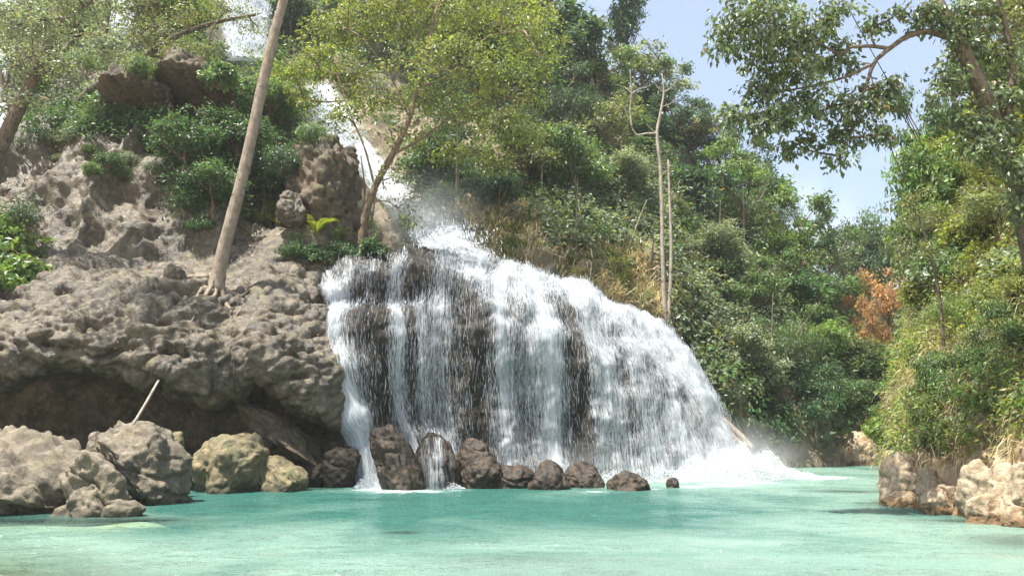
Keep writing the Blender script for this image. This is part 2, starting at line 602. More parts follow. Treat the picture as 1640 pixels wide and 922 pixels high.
for i, px in enumerate(KX):
    colm = []
    for py, dy in feat:
        Y = LIPY[i] + dy[i]
        if py[i] is None:
            q = P(px, 778, Y)
            q.z = -2.0
        else:
            q = P(px, py[i], Y)
        colm.append(tuple(q))
    LB.append(colm)
gl, tu, tv = loft2(LB, 0.065, [.12, .1, .08, .07, .05, .045, .05, .055, .06, .09, .08, .08, .12, .2, .3, .5])
nrm = grid_normals(gl)
T = np.repeat(tv[None], len(tu), 0)
lowmask = sstep(3.2, 4.2, T) * (1 - sstep(9.0, 10.4, T))
cliffm = sstep(9.6, 10.6, T) * (1 - sstep(12.5, 14, T))
cavem = 1 - sstep(3.0, 4.0, T)
d = 0.42 * fbm(gl * 0.55, 4, 3) * (0.55 + 0.8 * cliffm)
d += lowmask * ((0.16 + 0.34 * np.clip(vnoise(gl * .45, 17) + .35, 0, 1)) * lumps(gl * np.array([1, 1, 1]) + 0.35 * vnoise(gl * 1.1, 19)[..., None], 1.15, 11, 2.3) + 0.15 * np.clip(vnoise(gl * .6, 29) + .75, 0, 1) * lumps(gl + .12 * vnoise(gl * 2.2, 23)[..., None], 2.3, 21, 1.8) + 0.05 * lumps(gl, 5.2, 25, 1.5) + 0.05 * fbm(gl * 3, 4, 5))
cr_ = np.abs(vnoise(np.stack([gl[..., 0] * .8, gl[..., 1] * .3, gl[..., 2] * .14], -1), 35))
d += cliffm * (1.3 * (0.4 - cr_) + 0.3 * lumps(gl + .4 * vnoise(gl * .9, 37)[..., None], 0.85, 31, .7) + 0.13 * np.clip(vnoise(gl * .7, 39) + .4, 0, 1) * lumps(gl, 2.4, 33, 1.1) + 0.07 * lumps(gl, 5.0, 34, 1.2) + 0.07 * fbm(gl * 3, 4, 8))
d += cavem * (0.16 * lumps(gl, 1.3, 41, 1.6) + 0.10 * fbm(gl * 2.2, 4, 6))
# drapery hanging off the lip
lipb = np.exp(-((T - 4.4) / 0.6) ** 2)
nrm2 = nrm.copy()
gl = gl + nrm * d[..., None]
gl[..., 2] -= lipb * (0.22 * np.abs(vnoise(gl * np.array([2.1, 0.7, 0.1]), 77)) + 0.2 * np.clip(vnoise(gl * np.array([.7, .4, .1]), 78), 0, 1))
me = mk_mesh('rock_bank', gl.reshape(-1, 3), [grid_faces(*gl.shape[:2])])
tag(link('rock_bank', me, M['shelf_rock']), 'lumpy tan travertine bank with a dark cave under its lip', 'rock bank', kind='structure')
register(gl, 3)                                                           # 0

# ---- the dome the big fall runs over
DY = 1.6
DOME = [
    [(520, 440, 31), (521, 452, 29.6), (519, 470, 28.4), (522, 498, 27.9), (530, 520, 27.5), (533, 545, 27.2), (548, 620, 26.6), (562, 700, 26.4), (573, 776, 26.3)],
    [(556, 416, 31.5), (556, 428, 30), (550, 452, 28.6), (551, 490, 28.1), (546, 504, 26.9), (538, 530, 26.4), (546, 600, 25.9), (580, 690, 25.9), (604, 778, 25.8)],
    [(605, 405, 31.8), (604, 414, 30.2), (597, 440, 28.7), (593, 492, 28.3), (592, 500, 26.8), (588, 518, 26.2), (591, 600, 26.2), (606, 700, 26.3), (640, 778, 25.9)],
    [(655, 398, 32.2), (652, 405, 30.6), (641, 440, 28.8), (638, 490, 28.5), (640, 508, 27.1), (643, 555, 26.7), (646, 640, 26.9), (665, 720, 26.9), (690, 776, 26.4)],
    [(705, 396, 32.6), (702, 402, 31), (692, 432, 28.9), (690, 468, 28.3), (686, 495, 27.6), (685, 560, 27.2), (686, 640, 27.5), (700, 720, 27.3), (722, 776, 26.8)],
    [(752, 403, 33), (748, 410, 31.5), (739, 440, 28.9), (735, 478, 28.2), (738, 520, 27.6), (742, 600, 27.6), (746, 680, 27.8), (750, 740, 27.6), (756, 777, 27)],
    [(806, 418, 33.6), (802, 428, 32), (796, 452, 29.6), (797, 482, 28.4), (800, 540, 27.8), (805, 620, 27.8), (812, 700, 27.9), (814, 745, 27.7), (816, 775, 27.4)],
    [(855, 430, 34.2), (851, 440, 32.6), (851, 456, 30.2), (858, 490, 28.9), (868, 550, 28.3), (876, 640, 28.2), (880, 710, 28.2), (882, 750, 28.1), (884, 773, 27.9)],
    [(905, 442, 34.8), (906, 452, 33.2), (911, 468, 31), (922, 505, 29.8), (938, 570, 29), (950, 650, 28.8), (955, 715, 28.6), (958, 750, 28.4), (961, 771, 28.3)],
    [(945, 466, 35.6), (951, 478, 33.8), (966, 497, 32), (985, 540, 30.6), (1005, 600, 29.8), (1020, 670, 29.3), (1029, 725, 29), (1034, 752, 28.8), (1038, 769, 28.7)],
    [(985, 492, 36.4), (994, 502, 34.6), (1012, 522, 32.9), (1040, 565, 31.5), (1066, 622, 30.6), (1086, 685, 30), (1099, 735, 29.6), (1107, 756, 29.4), (1113, 768, 29.2)],
    [(1015, 502, 38), (1032, 514, 35.4), (1056, 538, 33.6), (1088, 586, 32.3), (1116, 640, 31.5), (1144, 700, 30.9), (1166, 742, 30.5), (1175, 757, 30.2), (1182, 767, 30)],
    [(1045, 512, 41), (1060, 528, 38), (1084, 556, 36.4), (1112, 598, 35), (1140, 648, 33.9), (1164, 700, 33.1), (1183, 740, 32.5), (1193, 755, 32.2), (1200, 764, 32)],
    [(1080, 530, 45), (1095, 550, 42), (1112, 580, 40), (1135, 620, 38), (1158, 668, 36.6), (1180, 712, 35.6), (1195, 740, 35), (1204, 752, 34.6), (1210, 760, 34.4)],
]
DC = []
for c in DOME:
    q = P(c[-1][0], c[-1][1], c[-1][2] + DY)
    q.z = -2.0
    DC.append([tuple(P(x, y, Y + DY)) for x, y, Y in c] + [tuple(q)])
DC = [c[::-1] for c in DC]                       # bottom to top
gd, du_, dv_ = loft2(DC, 0.06, [.15, .07, .06, .06, .06, .06, .055, .07, .1])
gd_base = gd.copy()
nd = grid_normals(gd)
U = np.repeat(du_[:, None], len(dv_), 1)
V = np.repeat(dv_[None], len(du_), 0)
rib = np.abs(vnoise(np.stack([gd[..., 0] * 1.25 + 0.25 * gd[..., 1], gd[..., 1] * 1.0, gd[..., 2] * 0.13], -1), 51))
dd = 0.30 * fbm(gd * 0.6, 3, 53) + 0.34 * (0.42 - rib) + (0.15 - .10 * sstep(6, 8, U)) * lumps(gd * np.array([1, 1, .6]), 1.9, 55, 1.0) + 0.14 * sstep(5, 8, U) * vnoise(np.stack([gd[..., 0] * 3.2 + .8 * gd[..., 1], gd[..., 1] * 1.5, gd[..., 2] * .3], -1), 58) + 0.06 * fbm(gd * 3.1, 3, 57)
dd *= 0.55 + 0.45 * sstep(0.5, 2, V)
gd = gd + nd * dd[..., None]
me = mk_mesh('waterfall_cliff', gd.reshape(-1, 3), [grid_faces(*gd.shape[:2])])
tag(link('waterfall_cliff', me, M['wet_rock']), 'dark wet dome shaped rock face behind the falling water', 'cliff', kind='structure')
register(gd, 3)                                                           # 1

# ---- hillside behind the falls
HS = [
    (440, [(330, 47), (250, 50), (150, 54), (60, 58), (-60, 63), (-260, 72)]),
    (560, [(345, 45), (270, 48), (160, 53), (60, 58), (-60, 63), (-260, 72)]),
    (640, [(400, 42), (310, 44), (215, 50), (100, 56), (-40, 62), (-220, 70)]),
    (720, [(430, 39.5), (345, 42), (250, 48), (130, 55), (0, 61), (-160, 69)]),
    (800, [(455, 38), (375, 41), (285, 47), (175, 54), (60, 61), (-60, 68)]),
    (880, [(480, 38), (405, 40.5), (315, 46), (215, 53), (120, 60), (40, 67)]),
    (960, [(530, 38.5), (455, 40.5), (360, 45), (265, 52), (180, 59), (120, 66)]),
    (1040, [(600, 39.5), (520, 41.5), (425, 45), (330, 51), (250, 58), (190, 65)]),
    (1120, [(700, 40), (610, 41.5), (510, 45), (405, 51), (325, 58), (270, 65)]),
    (1200, [(758, 40), (680, 41.5), (580, 45), (470, 51), (395, 58), (350, 65)]),
    (1280, [(756, 42.5), (690, 43.5), (605, 46), (515, 52), (460, 59), (430, 66)]),
    (1340, [(750, 46), (700, 46.8), (630, 49), (555, 55), (505, 63), (480, 72)]),
    (1420, [(746, 48), (710, 48.8), (650, 52), (585, 60), (535, 70), (505, 82)]),
    (1520, [(746, 48), (710, 48.5), (650, 51), (580, 58), (520, 68), (480, 80)]),
    (1700, [(746, 48), (710, 48.5), (640, 51), (560, 58), (490, 68), (440, 80)]),
]
HC = []
for px, c in HS:
    q = P(px, c[0][0], c[0][1])
    q.z = -2.0 if px > 1100 else q.z - 3.5
    r = P(px, c[-1][0], c[-1][1])
    HC.append([tuple(q)] + [tuple(P(px, py, Y)) for py, Y in c] + [(r.x * 1.12, r.y + 14, r.z + 1.5), (r.x * 1.5, r.y + 60, r.z - 3)])
gh, hu_, hv_ = loft2(HC, 0.22, [.3, .16, .18, .25, .3, .4, .5, 1.2, 4])
nh = grid_normals(gh)
dh = 0.8 * fbm(gh * 0.28, 4, 63) + 0.25 * fbm(gh * 1.4, 3, 65)
gh = gh + nh * dh[..., None]
me = mk_mesh('hillside', gh.reshape(-1, 3), [grid_faces(*gh.shape[:2])])
tag(link('hillside', me, M['hill']), 'steep earthy jungle hillside behind the waterfall', 'hillside', kind='structure')
register(gh, 2)                                                           # 2

# ---- right bank
RBC = [
    [(1462, 758, 36), (1462, 745, 36.2), (1470, 700, 36.5), (1480, 640, 37), (1495, 560, 38), (1510, 480, 40), (1525, 400, 42), (1545, 300, 46), (1570, 180, 52)],
    [(1434, 774, 29), (1434, 755, 29), (1442, 710, 29.2), (1452, 640, 29.6), (1467, 560, 30.5), (1484, 480, 32), (1502, 400, 34.5), (1525, 300, 38), (1555, 180, 44)],
    [(1420, 790, 24), (1424, 772, 24.1), (1438, 722, 24.3), (1454, 650, 24.8), (1472, 560, 25.7), (1488, 480, 27.2), (1508, 400, 29.5), (1532, 300, 33), (1565, 180, 39)],
    [(1445, 803, 21), (1448, 783, 21.2), (1464, 725, 21.6), (1480, 650, 22.2), (1500, 560, 23.2), (1515, 480, 24.8), (1535, 400, 27), (1562, 290, 30.5), (1595, 160, 36)],
    [(1520, 816, 19), (1522, 790, 19.2), (1532, 725, 19.8), (1542, 650, 20.4), (1557, 560, 21.3), (1572, 480, 22.7), (1588, 390, 24.8), (1610, 270, 28.2), (1638, 130, 33.5)],
    [(1590, 829, 17.3), (1592, 800, 17.5), (1598, 725, 18), (1604, 650, 18.6), (1614, 560, 19.5), (1625, 470, 20.8), (1640, 370, 22.8), (1660, 240, 26), (1685, 90, 31)],
    [(1662, 841, 15.9), (1664, 810, 16.1), (1666, 725, 16.6), (1670, 650, 17), (1678, 560, 17.9), (1688, 460, 19.2), (1700, 350, 21), (1718, 200, 24), (1740, 40, 29)],
    [(1800, 880, 12.6), (1800, 845, 12.8), (1803, 725, 13.3), (1808, 650, 13.8), (1816, 560, 14.6), (1826, 460, 15.8), (1840, 350, 17.6), (1860, 200, 20.6), (1890, 40, 25.5)],
    [(2080, 960, 9), (2080, 920, 9.1), (2085, 760, 9.6), (2092, 650, 10), (2105, 550, 10.8), (2120, 440, 12), (2140, 330, 13.6), (2165, 180, 16.6), (2200, 20, 21)],
]
RC = []
for c in RBC:
    q = P(*c[0])
    q.z = -1.8
    r = P(*c[-1])
    RC.append([tuple(q)] + [tuple(P(*k)) for k in c] + [(r.x + 9, r.y + 7, r.z + 2.5), (r.x + 40, r.y + 20, r.z)])
gr, ru_, rv_ = loft2(RC, 0.075, [.2, .06, .07, .08, .1, .12, .15, .25, .3, .6, 3])
nr = grid_normals(gr)
TV = np.repeat(rv_[None], len(ru_), 0)
rk = 1 - sstep(2.2, 3.6, TV)
f1, f2 = worley(gr * np.array([0.95, 0.95, 1.1]) + 0.3 * fbm(gr * 0.9, 2, 74)[..., None], 71)
dr = 0.35 * fbm(gr * 0.5, 4, 73) + rk * (1.1 * np.clip(f2 - f1, 0, 0.38) - 0.2 + 0.10 * lumps(gr, 2.6, 75, 1.2) + 0.06 * fbm(gr * 4, 3, 79)) + (1 - rk) * 0.2 * fbm(gr * 1.6, 3, 76)
gr = gr + nr * dr[..., None]
g = G('right bank')


def bank_mat():
    co = g.n('TexCoord').outputs['Object']
    z = g.n('SeparateXYZ', {0: co}).outputs[2]
    a = g.noise(co, 0.9, 6, 0.6, 0.4)
    b = g.noise(co, 4.0, 6, 0.65)
    d = g.noise(co, 20, 5, 0.7)
    rock = g.mix(g.ramp(a, 0.36, 0.64), (0.37, 0.28, 0.19), (0.29, 0.20, 0.11))
    rock = g.mix(g.ramp(b, 0.45, 0.7), rock, (0.45, 0.37, 0.28))
    soil = g.mix(g.ramp(b, 0.35, 0.65), (0.20, 0.16, 0.09), (0.13, 0.12, 0.05))
    edge = g.ramp(g.math('ADD', z, g.math('MULTIPLY', g.math('SUBTRACT', a, 0.5), 3.0)), 1.1, 2.2)
    col = g.mix(edge, rock, soil)
    tide = g.math('SUBTRACT', 1.0, g.ramp(g.math('ADD', z, g.math('MULTIPLY', g.math('SUBTRACT', b, 0.5), 0.6)), 0.1, 0.75))
    col = g.mix(g.math('MULTIPLY', tide, 0.75), col, (0.42, 0.26, 0.12))
    hb = g.math('ADD', g.noise(co, 8, 8, 0.68), g.math('MULTIPLY', d, 0.35))
    bmp = g.n('Bump', {'Strength': 0.6, 'Distance': 0.08, 'Height': hb})
    return g.surf(g.n('BsdfPrincipled', {'Base Color': col, 'Roughness': 0.85, 'Specular IOR Level': 0.25, 'Normal': bmp.outputs[0]}).outputs[0])


me = mk_mesh('river_bank', gr.reshape(-1, 3), [grid_faces(*gr.shape[:2])])
tag(link('river_bank', me, bank_mat()), 'steep cream rock bank overgrown with plants on the right of the pool', 'river bank', kind='structure')
register(gr, 2)                                                           # 3


# ---- pool bed and water
def shore_y(x):
    return 7.6 + np.clip(-x - 3.5, 0, 40) * 0.85 - np.clip(x, 0, 40) * 0.05 + 0.25 * np.sin(x * 0.9)


SHOALS = [(P(40, 835, 16.6), 3.2, 1.5, -0.10), (P(225, 832, 16.7), 1.5, .8, -0.03), (P(190, 850, 15.6), 1.0, .6, -0.05), (P(640, 862, 14.7), .6, .45, -0.06),
          (P(600, 800, 22), 1.5, .6, -0.35), (P(1360, 783, 25), 3.0, 1.1, -0.2), (P(1440, 812, 20.3), 1.6, 1.2, -0.12), (P(1560, 840, 16.6), 2.5, 1.0, -0.12),
          (P(1640, 880, 13.5), 1.6, 1.6, -0.25), (P(400, 812, 20), 1.4, .7, -0.45), (P(830, 890, 11.5), 1.8, .5, -0.5)]


def bed_z(x, y):
    z = -np.clip(0.26 * (y - shore_y(x)), -0.35, 2.3)
    z = z + 0.12 * fbm(np.stack([x * 0.45, y * 0.7, x * 0], -1), 3, 91)
    for p, rx, ry, top in SHOALS:
        k = np.exp(-((x - p.x) / rx) ** 2 - ((y - p.y) / ry) ** 2)
        z = z + (np.maximum(z, top) - z) * k
    return z


xs = np.concatenate([[-140, -120, -90, -60], np.linspace(-45, -16, 60), np.linspace(-15.8, 15.8, 240), np.linspace(16, 45, 60), [60, 90, 120, 140]])
ys = np.concatenate([[-90, -60, -40, -25], np.linspace(-12, 5, 30), np.linspace(5.15, 34, 230), np.linspace(34.4, 60, 60), [75, 100, 130, 160]])
X, Yg = np.meshgrid(xs, ys, indexing='ij')
Z = bed_z(X, Yg)
far = np.maximum(sstep(45, 120, np.abs(X)), sstep(60, 110, Yg))
Z = Z * (1 - far) - 2.0 * far
me = mk_mesh('pool_bed', np.stack([X, Yg, Z], -1).reshape(-1, 3), [grid_faces(*X.shape)])
tag(link('pool_bed', me, M['sand']), 'pale sandy bed and shore of the pool', 'pool bed', kind='structure')

xs = np.concatenate([np.linspace(-44, -16.2, 60), np.linspace(-16, 16, 321), np.linspace(16.2, 44, 60)])
ys = np.concatenate([np.linspace(4, 36, 321), np.linspace(36.3, 66, 60)])
X, Yg = np.meshgrid(xs, ys, indexing='ij')
depth = np.clip(-bed_z(X, Yg), 0, 9)
foam = np.zeros_like(X)
base_line = np.array([(p[1][0], p[1][1]) for p in DC])
amt = np.array([.15, .8, .9, .8, .7, .45, .5, .6, .6, .8, 1.0, 1.3, 1.4, 1.0])
bl = catmull(base_line, np.linspace(0, len(base_line) - 1, 120))
ba = np.interp(np.linspace(0, len(base_line) - 1, 120), np.arange(len(amt)), amt)
for (bx, by), a_ in zip(bl, ba):
    d2 = np.sqrt((X - bx) ** 2 + ((Yg - by) * 1.0) ** 2)
    foam = np.maximum(foam, a_ * np.exp(-d2 / 0.75))
for fx, fy, fa, fr in ((600, 783, 1.2, 1.1), (640, 786, 1.3, 1.3), (690, 787, 1.1, 1.0), (735, 785, .9, .8), (955, 787, 1.0, .9), (900, 788, .7, .4), (1050, 783, .9, .6), (1110, 779, 1.2, .8), (1160, 776, 1.4, 1.0), (1210, 772, 1.5, 1.0), (1100, 786, .5, 1.2)):
    Yf = 1.7 / math.tan(math.atan((fy - 461) / FPX) - PITCH)
    fp = P(fx, fy, Yf)
    foam = np.maximum(foam, .68 * fa * np.exp(-np.sqrt((X - fp.x) ** 2 + (Yg - fp.y) ** 2) / fr * .8))
sp = P(1265, 763, 33)
foam = np.maximum(foam, 1.5 * np.exp(-np.sqrt(((X - sp.x) / 2.4) ** 2 + ((Yg - sp.y) / 1.2) ** 2)))
pool_tone = 0.16 + 0.85 * sstep(17.5, 10.0, Yg) + 0.45 * sstep(1, 9, X) + 0.5 * np.exp(-((X - 6) / 6) ** 2 - ((Yg - 31) / 5) ** 2) - 0.4 * np.exp(-((X + 2) / 6) ** 2 - ((Yg - 21) / 4) ** 2)  # mid pool darker: deep water, with the dark cliff's reflection put into the colour
wz = 0.018 * vnoise(np.stack([X * 0.9, Yg * 1.4, X * 0], -1), 5) + 0.01 * vnoise(np.stack([X * 2.3, Yg * 3.1, X * 0], -1), 6)
me = mk_mesh('pool_water', np.stack([X, Yg, wz], -1).reshape(-1, 3), [grid_faces(*X.shape)],
             attrs=dict(depth=depth.ravel(), foam=foam.ravel(), pool_tone=pool_tone.ravel()))
tag(link('pool_water', me, M['pool']), 'milky turquoise pool water below the waterfall', 'water', kind='structure')


# ------------------------------------------------------------------ falling water
def arc_uv(g):
    ul = np.concatenate([np.zeros((1, g.shape[1])), np.cumsum(np.linalg.norm(np.diff(g, axis=0), axis=2), 0)])
    ul = np.repeat(ul[:, [g.shape[1] // 2]], g.shape[1], 1)
    vl = np.concatenate([np.zeros((g.shape[0], 1)), np.cumsum(np.linalg.norm(np.diff(g, axis=1), axis=2), 1)], 1)
    return ul, vl


def drops(g, nrm, dens, n, seed, off=(0.05, 0.3), ln=(0.05, 0.2), rad=(0.008, 0.02), spread=0.0, lift=0.0):
    """stretched drops flying along a fall; more of them where dens is high"""
    r = np.random.default_rng(seed)
    w = np.clip(dens, 0, 1).ravel()
    area = np.linalg.norm(np.cross(np.gradient(g, axis=0), np.gradient(g, axis=1)), axis=2).ravel()
    w = w * area
    idx = r.choice(len(w), n, p=w / w.sum())
    tang = unit(np.gradient(g, axis=1)).reshape(-1, 3)[idx]
    N = nrm.reshape(-1, 3)[idx]
    p = g.reshape(-1, 3)[idx] + N * r.uniform(*off, (n, 1)) + r.normal(0, 0.04 + spread, (n, 3))
    p[:, 2] += lift * r.random(n) ** 2
    t = unit(tang * 0.75 + np.array([0, 0, 0.45]) + r.normal(0, 0.12, (n, 3)))
    a = unit(np.cross(t, r.normal(0, 1, (n, 3))))
    b = np.cross(t, a)
    L = (ln[0] + (ln[1] - ln[0]) * r.random((n, 1)) ** 2)
    q = (rad[0] + (rad[1] - rad[0]) * r.random((n, 1)) ** 2)
    v = np.stack([p + t * L, p + a * q, p + b * q, p - a * q, p - b * q, p - t * L], 1).reshape(-1, 3)
    o = (np.arange(n) * 6)[:, None]
    tri = np.array([[0, 1, 2], [0, 2, 3], [0, 3, 4], [0, 4, 1], [5, 2, 1], [5, 3, 2], [5, 4, 3], [5, 1, 4]])
    f = (o[:, None] + tri[None]).reshape(-1, 3)
    return v, f


# amount of water by streamline u (column of DOME) and height v (0 crest .. 1 foot)
FD_U = [0, .35, .6, .9, 1.2, 1.5, 1.8, 2.4, 2.7, 2.95, 3.2, 3.4, 3.7, 3.95, 4.2, 4.55, 4.9, 5.4, 5.75, 6.0, 6.3, 6.6, 6.85, 7.1, 7.4, 7.7, 8.0, 8.4, 8.8, 9.2, 9.6, 10, 10.5, 11, 11.5, 12, 12.4, 13]
FD_T = [.5, .6, .5, .35, .5, .4, .55, .3, .55, .5, .3, .2, .2, .4, .55, .6, .6, .7, .5, .7, .75, .6, .7, .75, .5, .6, .8, .65, .8, .7, .75, .7, .8, .75, .7, .6, .2, 0]
FD_M = [.1, .8, .9, .7, .5, .32, .2, .18, .6, .7, .38, .35, .62, .5, .6, .55, .32, .3, .55, .8, .5, .55, .6, .85, .55, .3, .55, .66, .5, .7, .55, .72, .6, .76, .74, .66, .25, 0]
FD_B = [.1, .85, .95, .85, .7, .5, .35, .25, .5, .6, .38, .35, .55, .48, .52, .46, .32, .3, .52, .72, .5, .5, .55, .74, .5, .36, .55, .58, .55, .64, .6, .7, .7, .8, .84, .8, .3, 0]
hfrac = np.clip((V - 1) / 8.0, 0, 1)             # 0 foot, 1 crest
dT, dM, dB = (np.interp(U, FD_U, q) for q in (FD_T, FD_M, FD_B))
dens = np.where(hfrac > 0.6, dM + (dT - dM) * sstep(0.58, 0.78, hfrac), dB + (dM - dB) * sstep(0.05, 0.55, hfrac))
dens = dens + 0.10 * fbm(gd_base * np.array([0.9, .9, .25]), 3, 81)
dens = np.clip(dens * (0.94 - 0.10 * sstep(8, 9.5, U)) * (1 - .5 * sstep(7.7, 8.4, V) * sstep(.8, 1.5, U) * (1 - sstep(8, 10, U))) + .02 * sstep(7.5, 9, U) * (1 - sstep(11.6, 12.6, U)) + .1 * np.exp(-((U - .95) / .35) ** 2), 0, 1.0) * sstep(0.9, 1.1, V)

fall = empty('waterfall', P(880, 772, 30), 'wide white waterfall fanning over the dark rock dome into the pool', 'waterfall')


def sheet(name, g, nrm, dens, off, mat, parent, uvs=0.0, stride=1):
    gg = g + nrm * (off if np.isscalar(off) else off[..., None])
    gg, dn = gg[::stride, ::stride], dens[::stride, ::stride]
    ul, vl = arc_uv(gg)
    me = mk_mesh(name, gg.reshape(-1, 3), [grid_faces(*gg.shape[:2])], attrs=dict(dens=dn.ravel()),
                 uv=np.stack([ul.ravel() + uvs, vl.ravel()], -1))
    return link(name, me, mat, parent, None)


def unparent_shift(o):
    """children are built in world space: undo the parent's own offset"""
    o.matrix_parent_inverse = o.parent.matrix_world.inverted()


bpy.context.view_layer.update()
free = gd_base + nd * (np.maximum(dd, 0.5 * dd + 0.06))[..., None]
o1 = sheet('water_curtain', gd, nd, dens, 0.035, M['fall'], fall)
o4 = sheet('water_strands', 0.5 * (gd + free), nd, np.clip(np.maximum(dens, .27 * sstep(.9, 1.1, V) * (1 - sstep(12, 12.6, U))) * .97, 0, 1), 0.07 + 0.05 * (1 - hfrac), M['fall_fine'], fall, 11.3)
o2 = sheet('water_veil', free, nd, np.clip(dens * 1.0 - 0.12, 0, 1), 0.10 + 0.18 * (1 - hfrac), M['fall'], fall, 31.7, 2)
v, f = drops(free, nd, np.clip(dens - 0.1, 0, 1) ** 1.3 * sstep(8.6, 7.0, V), 38000, 3, off=(0.0, 0.24), ln=(.05, .3), rad=(.003, .0095))
o3 = link('flying_drops', mk_mesh('flying_drops', v, [f], False), M['drop'], fall)
o3['kind'] = 'stuff'
bpy.context.view_layer.update()
for o in (o1, o2, o3, o4):
    unparent_shift(o)

# foot splash of the big fall, thrown up on the right
r = np.random.default_rng(21)


def splash(name, centres, n, seed, parent, big=0.035):
    r = np.random.default_rng(seed)
    vs, fs, k = [], [], 0
    ico = np.array([(1, 0, 0), (-1, 0, 0), (0, 1, 0), (0, -1, 0), (0, 0, 1), (0, 0, -1)], float)
    tri = np.array([[0, 2, 4], [2, 1, 4], [1, 3, 4], [3, 0, 4], [2, 0, 5], [1, 2, 5], [3, 1, 5], [0, 3, 5]])
    ps = []
    for (c, rx, ry, hz, w) in centres:
        m = int(n * w)
        th = r.uniform(0, 2 * math.pi, m)
        q = r.random(m) ** 0.6
        x, y = c.x + rx * q * np.cos(th), c.y + ry * q * np.sin(th)
        z = hz * (1 - q ** 2) * r.random(m) ** 1.3 * (0.6 + 0.6 * np.abs(vnoise(np.stack([x * 1.7, y * 1.7, x * 0], -1), seed))) + hz * 0.25 * np.clip(r.normal(0, .5, m), 0, 2) * (1 - q)
        ps.append(np.stack([x, y, z], -1))
    p = np.concatenate(ps)
    m = len(p)
    s = (0.006 + big * r.random(m) ** 3)[:, None, None]
    st = unit(r.normal(0, 1, (m, 3)) + np.array([0, 0, 1.0]))
    v = ico[None] * s
    v = v + st[:, None] * ((v * st[:, None]).sum(-1, keepdims=True)) * r.uniform(0.2, 1.6, (m, 1, 1))
    v = (v + p[:, None]).reshape(-1, 3)
    f = ((np.arange(m) * 6)[:, None, None] + tri[None]).reshape(-1, 3)
    o = link(name, mk_mesh(name, v, [f], False), M['spray'], parent)
    bpy.context.view_layer.update()
    if parent is not None:
        unparent_shift(o)
    o['kind'] = 'stuff'
    return o


cs = [(P(1120, 767, 30.6), 1.3, .9, 1.0, .18), (P(1160, 766, 30.9), 1.3, .9, 1.45, .36), (P(1195, 765, 31.3), 1.3, .8, 1.4, .42), (P(1228, 764, 31.8), 1.2, .7, 1.0, .32), (P(1256, 764, 32.4), 1.1, .6, .5, .14), (P(1285, 763, 32.8), .9, .5, .25, .07),
      (P(1060, 768, 30.3), 1.4, .6, .5, .10), (P(985, 771, 29.6), 1.3, .5, .45, .06), (P(640, 778, 26.6), 1.0, .6, .55, .09), (P(605, 778, 26.8), .8, .5, .7, .09), (P(705, 780, 26.4), .8, .4, .35, .05), (P(780, 776, 28.3), 1.4, .4, .45, .06), (P(900, 773, 29.2), 1.4, .4, .45, .06)]
splash('foot_splash', cs, 44000, 23, fall, .012)
# ---- upper cascade and far falls, lying on the slope that is really there
def conform(px, py, lift):
    h = hit(px, py, (0, 1, 2))
    return h[0].y if h else 60.0


def slope_fall(name, label, left, right, nacross, lift, mat, res, seed, edge=0.25, ndrops=0, base=0.85, dropr=(0.02, 0.05)):
    L = np.array(left, float)
    Rr = np.array(right, float)
    cols = []
    for i in range(nacross):
        s = i / (nacross - 1)
        c = []
        for a, b in zip(L, Rr):
            q = a + (b - a) * s
            c.append([q[0], q[1], conform(q[0], q[1], lift)])
        cols.append(c)
    a = np.array(cols)
    # smooth the distances, keep in front of the ground
    Ys = a[..., 2].copy()
    for _ in range(2):
        Yp = np.pad(Ys, 1, mode='edge')
        Ys = np.minimum(Ys, (Yp[:-2, 1:-1] + Yp[2:, 1:-1] + Yp[1:-1, :-2] + Yp[1:-1, 2:]) / 4)
    pts = [[tuple(P(a[i, j, 0], a[i, j, 1], Ys[i, j] - lift)) for j in range(a.shape[1])][::-1] for i in range(nacross)]
    g = loft(pts, res)
    n = grid_normals(g)
    g = g + n * (0.12 * fbm(g * 1.2, 3, seed))[..., None]
    u = np.linspace(0, 1, g.shape[0])[:, None]
    v = np.linspace(0, 1, g.shape[1])[None]
    dn = base * sstep(0, edge, u) * sstep(0, edge, 1 - u) * sstep(0, 0.06, 1 - v) + 0 * v
    dn = np.clip(dn + 0.2 * fbm(g * 0.7, 3, seed + 3), 0, 1.0) * sstep(0, .05, v) * sstep(0, edge * .6, u) * sstep(0, edge * .6, 1 - u)
    t = empty(name, g[g.shape[0] // 2, 0], label, 'waterfall')
    bpy.context.view_layer.update()
    os_ = [sheet('water_curtain', g, n, dn, 0.0, mat, t)]
    os_.append(sheet('water_veil', g, n, np.clip(dn - 0.1, 0, 1), 0.28, mat, t, 17.3, 2))
    if ndrops:
        vv, ff = drops(g, n, np.clip(dn, 0, 1), ndrops, seed + 5, off=(0.1, 0.8), ln=(0.05, 0.22), rad=dropr, spread=0.12)
        o = link('flying_drops', mk_mesh('flying_drops', vv, [ff], False), M['drop'], t)
        o['kind'] = 'stuff'
        os_.append(o)
    for o in os_:
        unparent_shift(o)
    return t


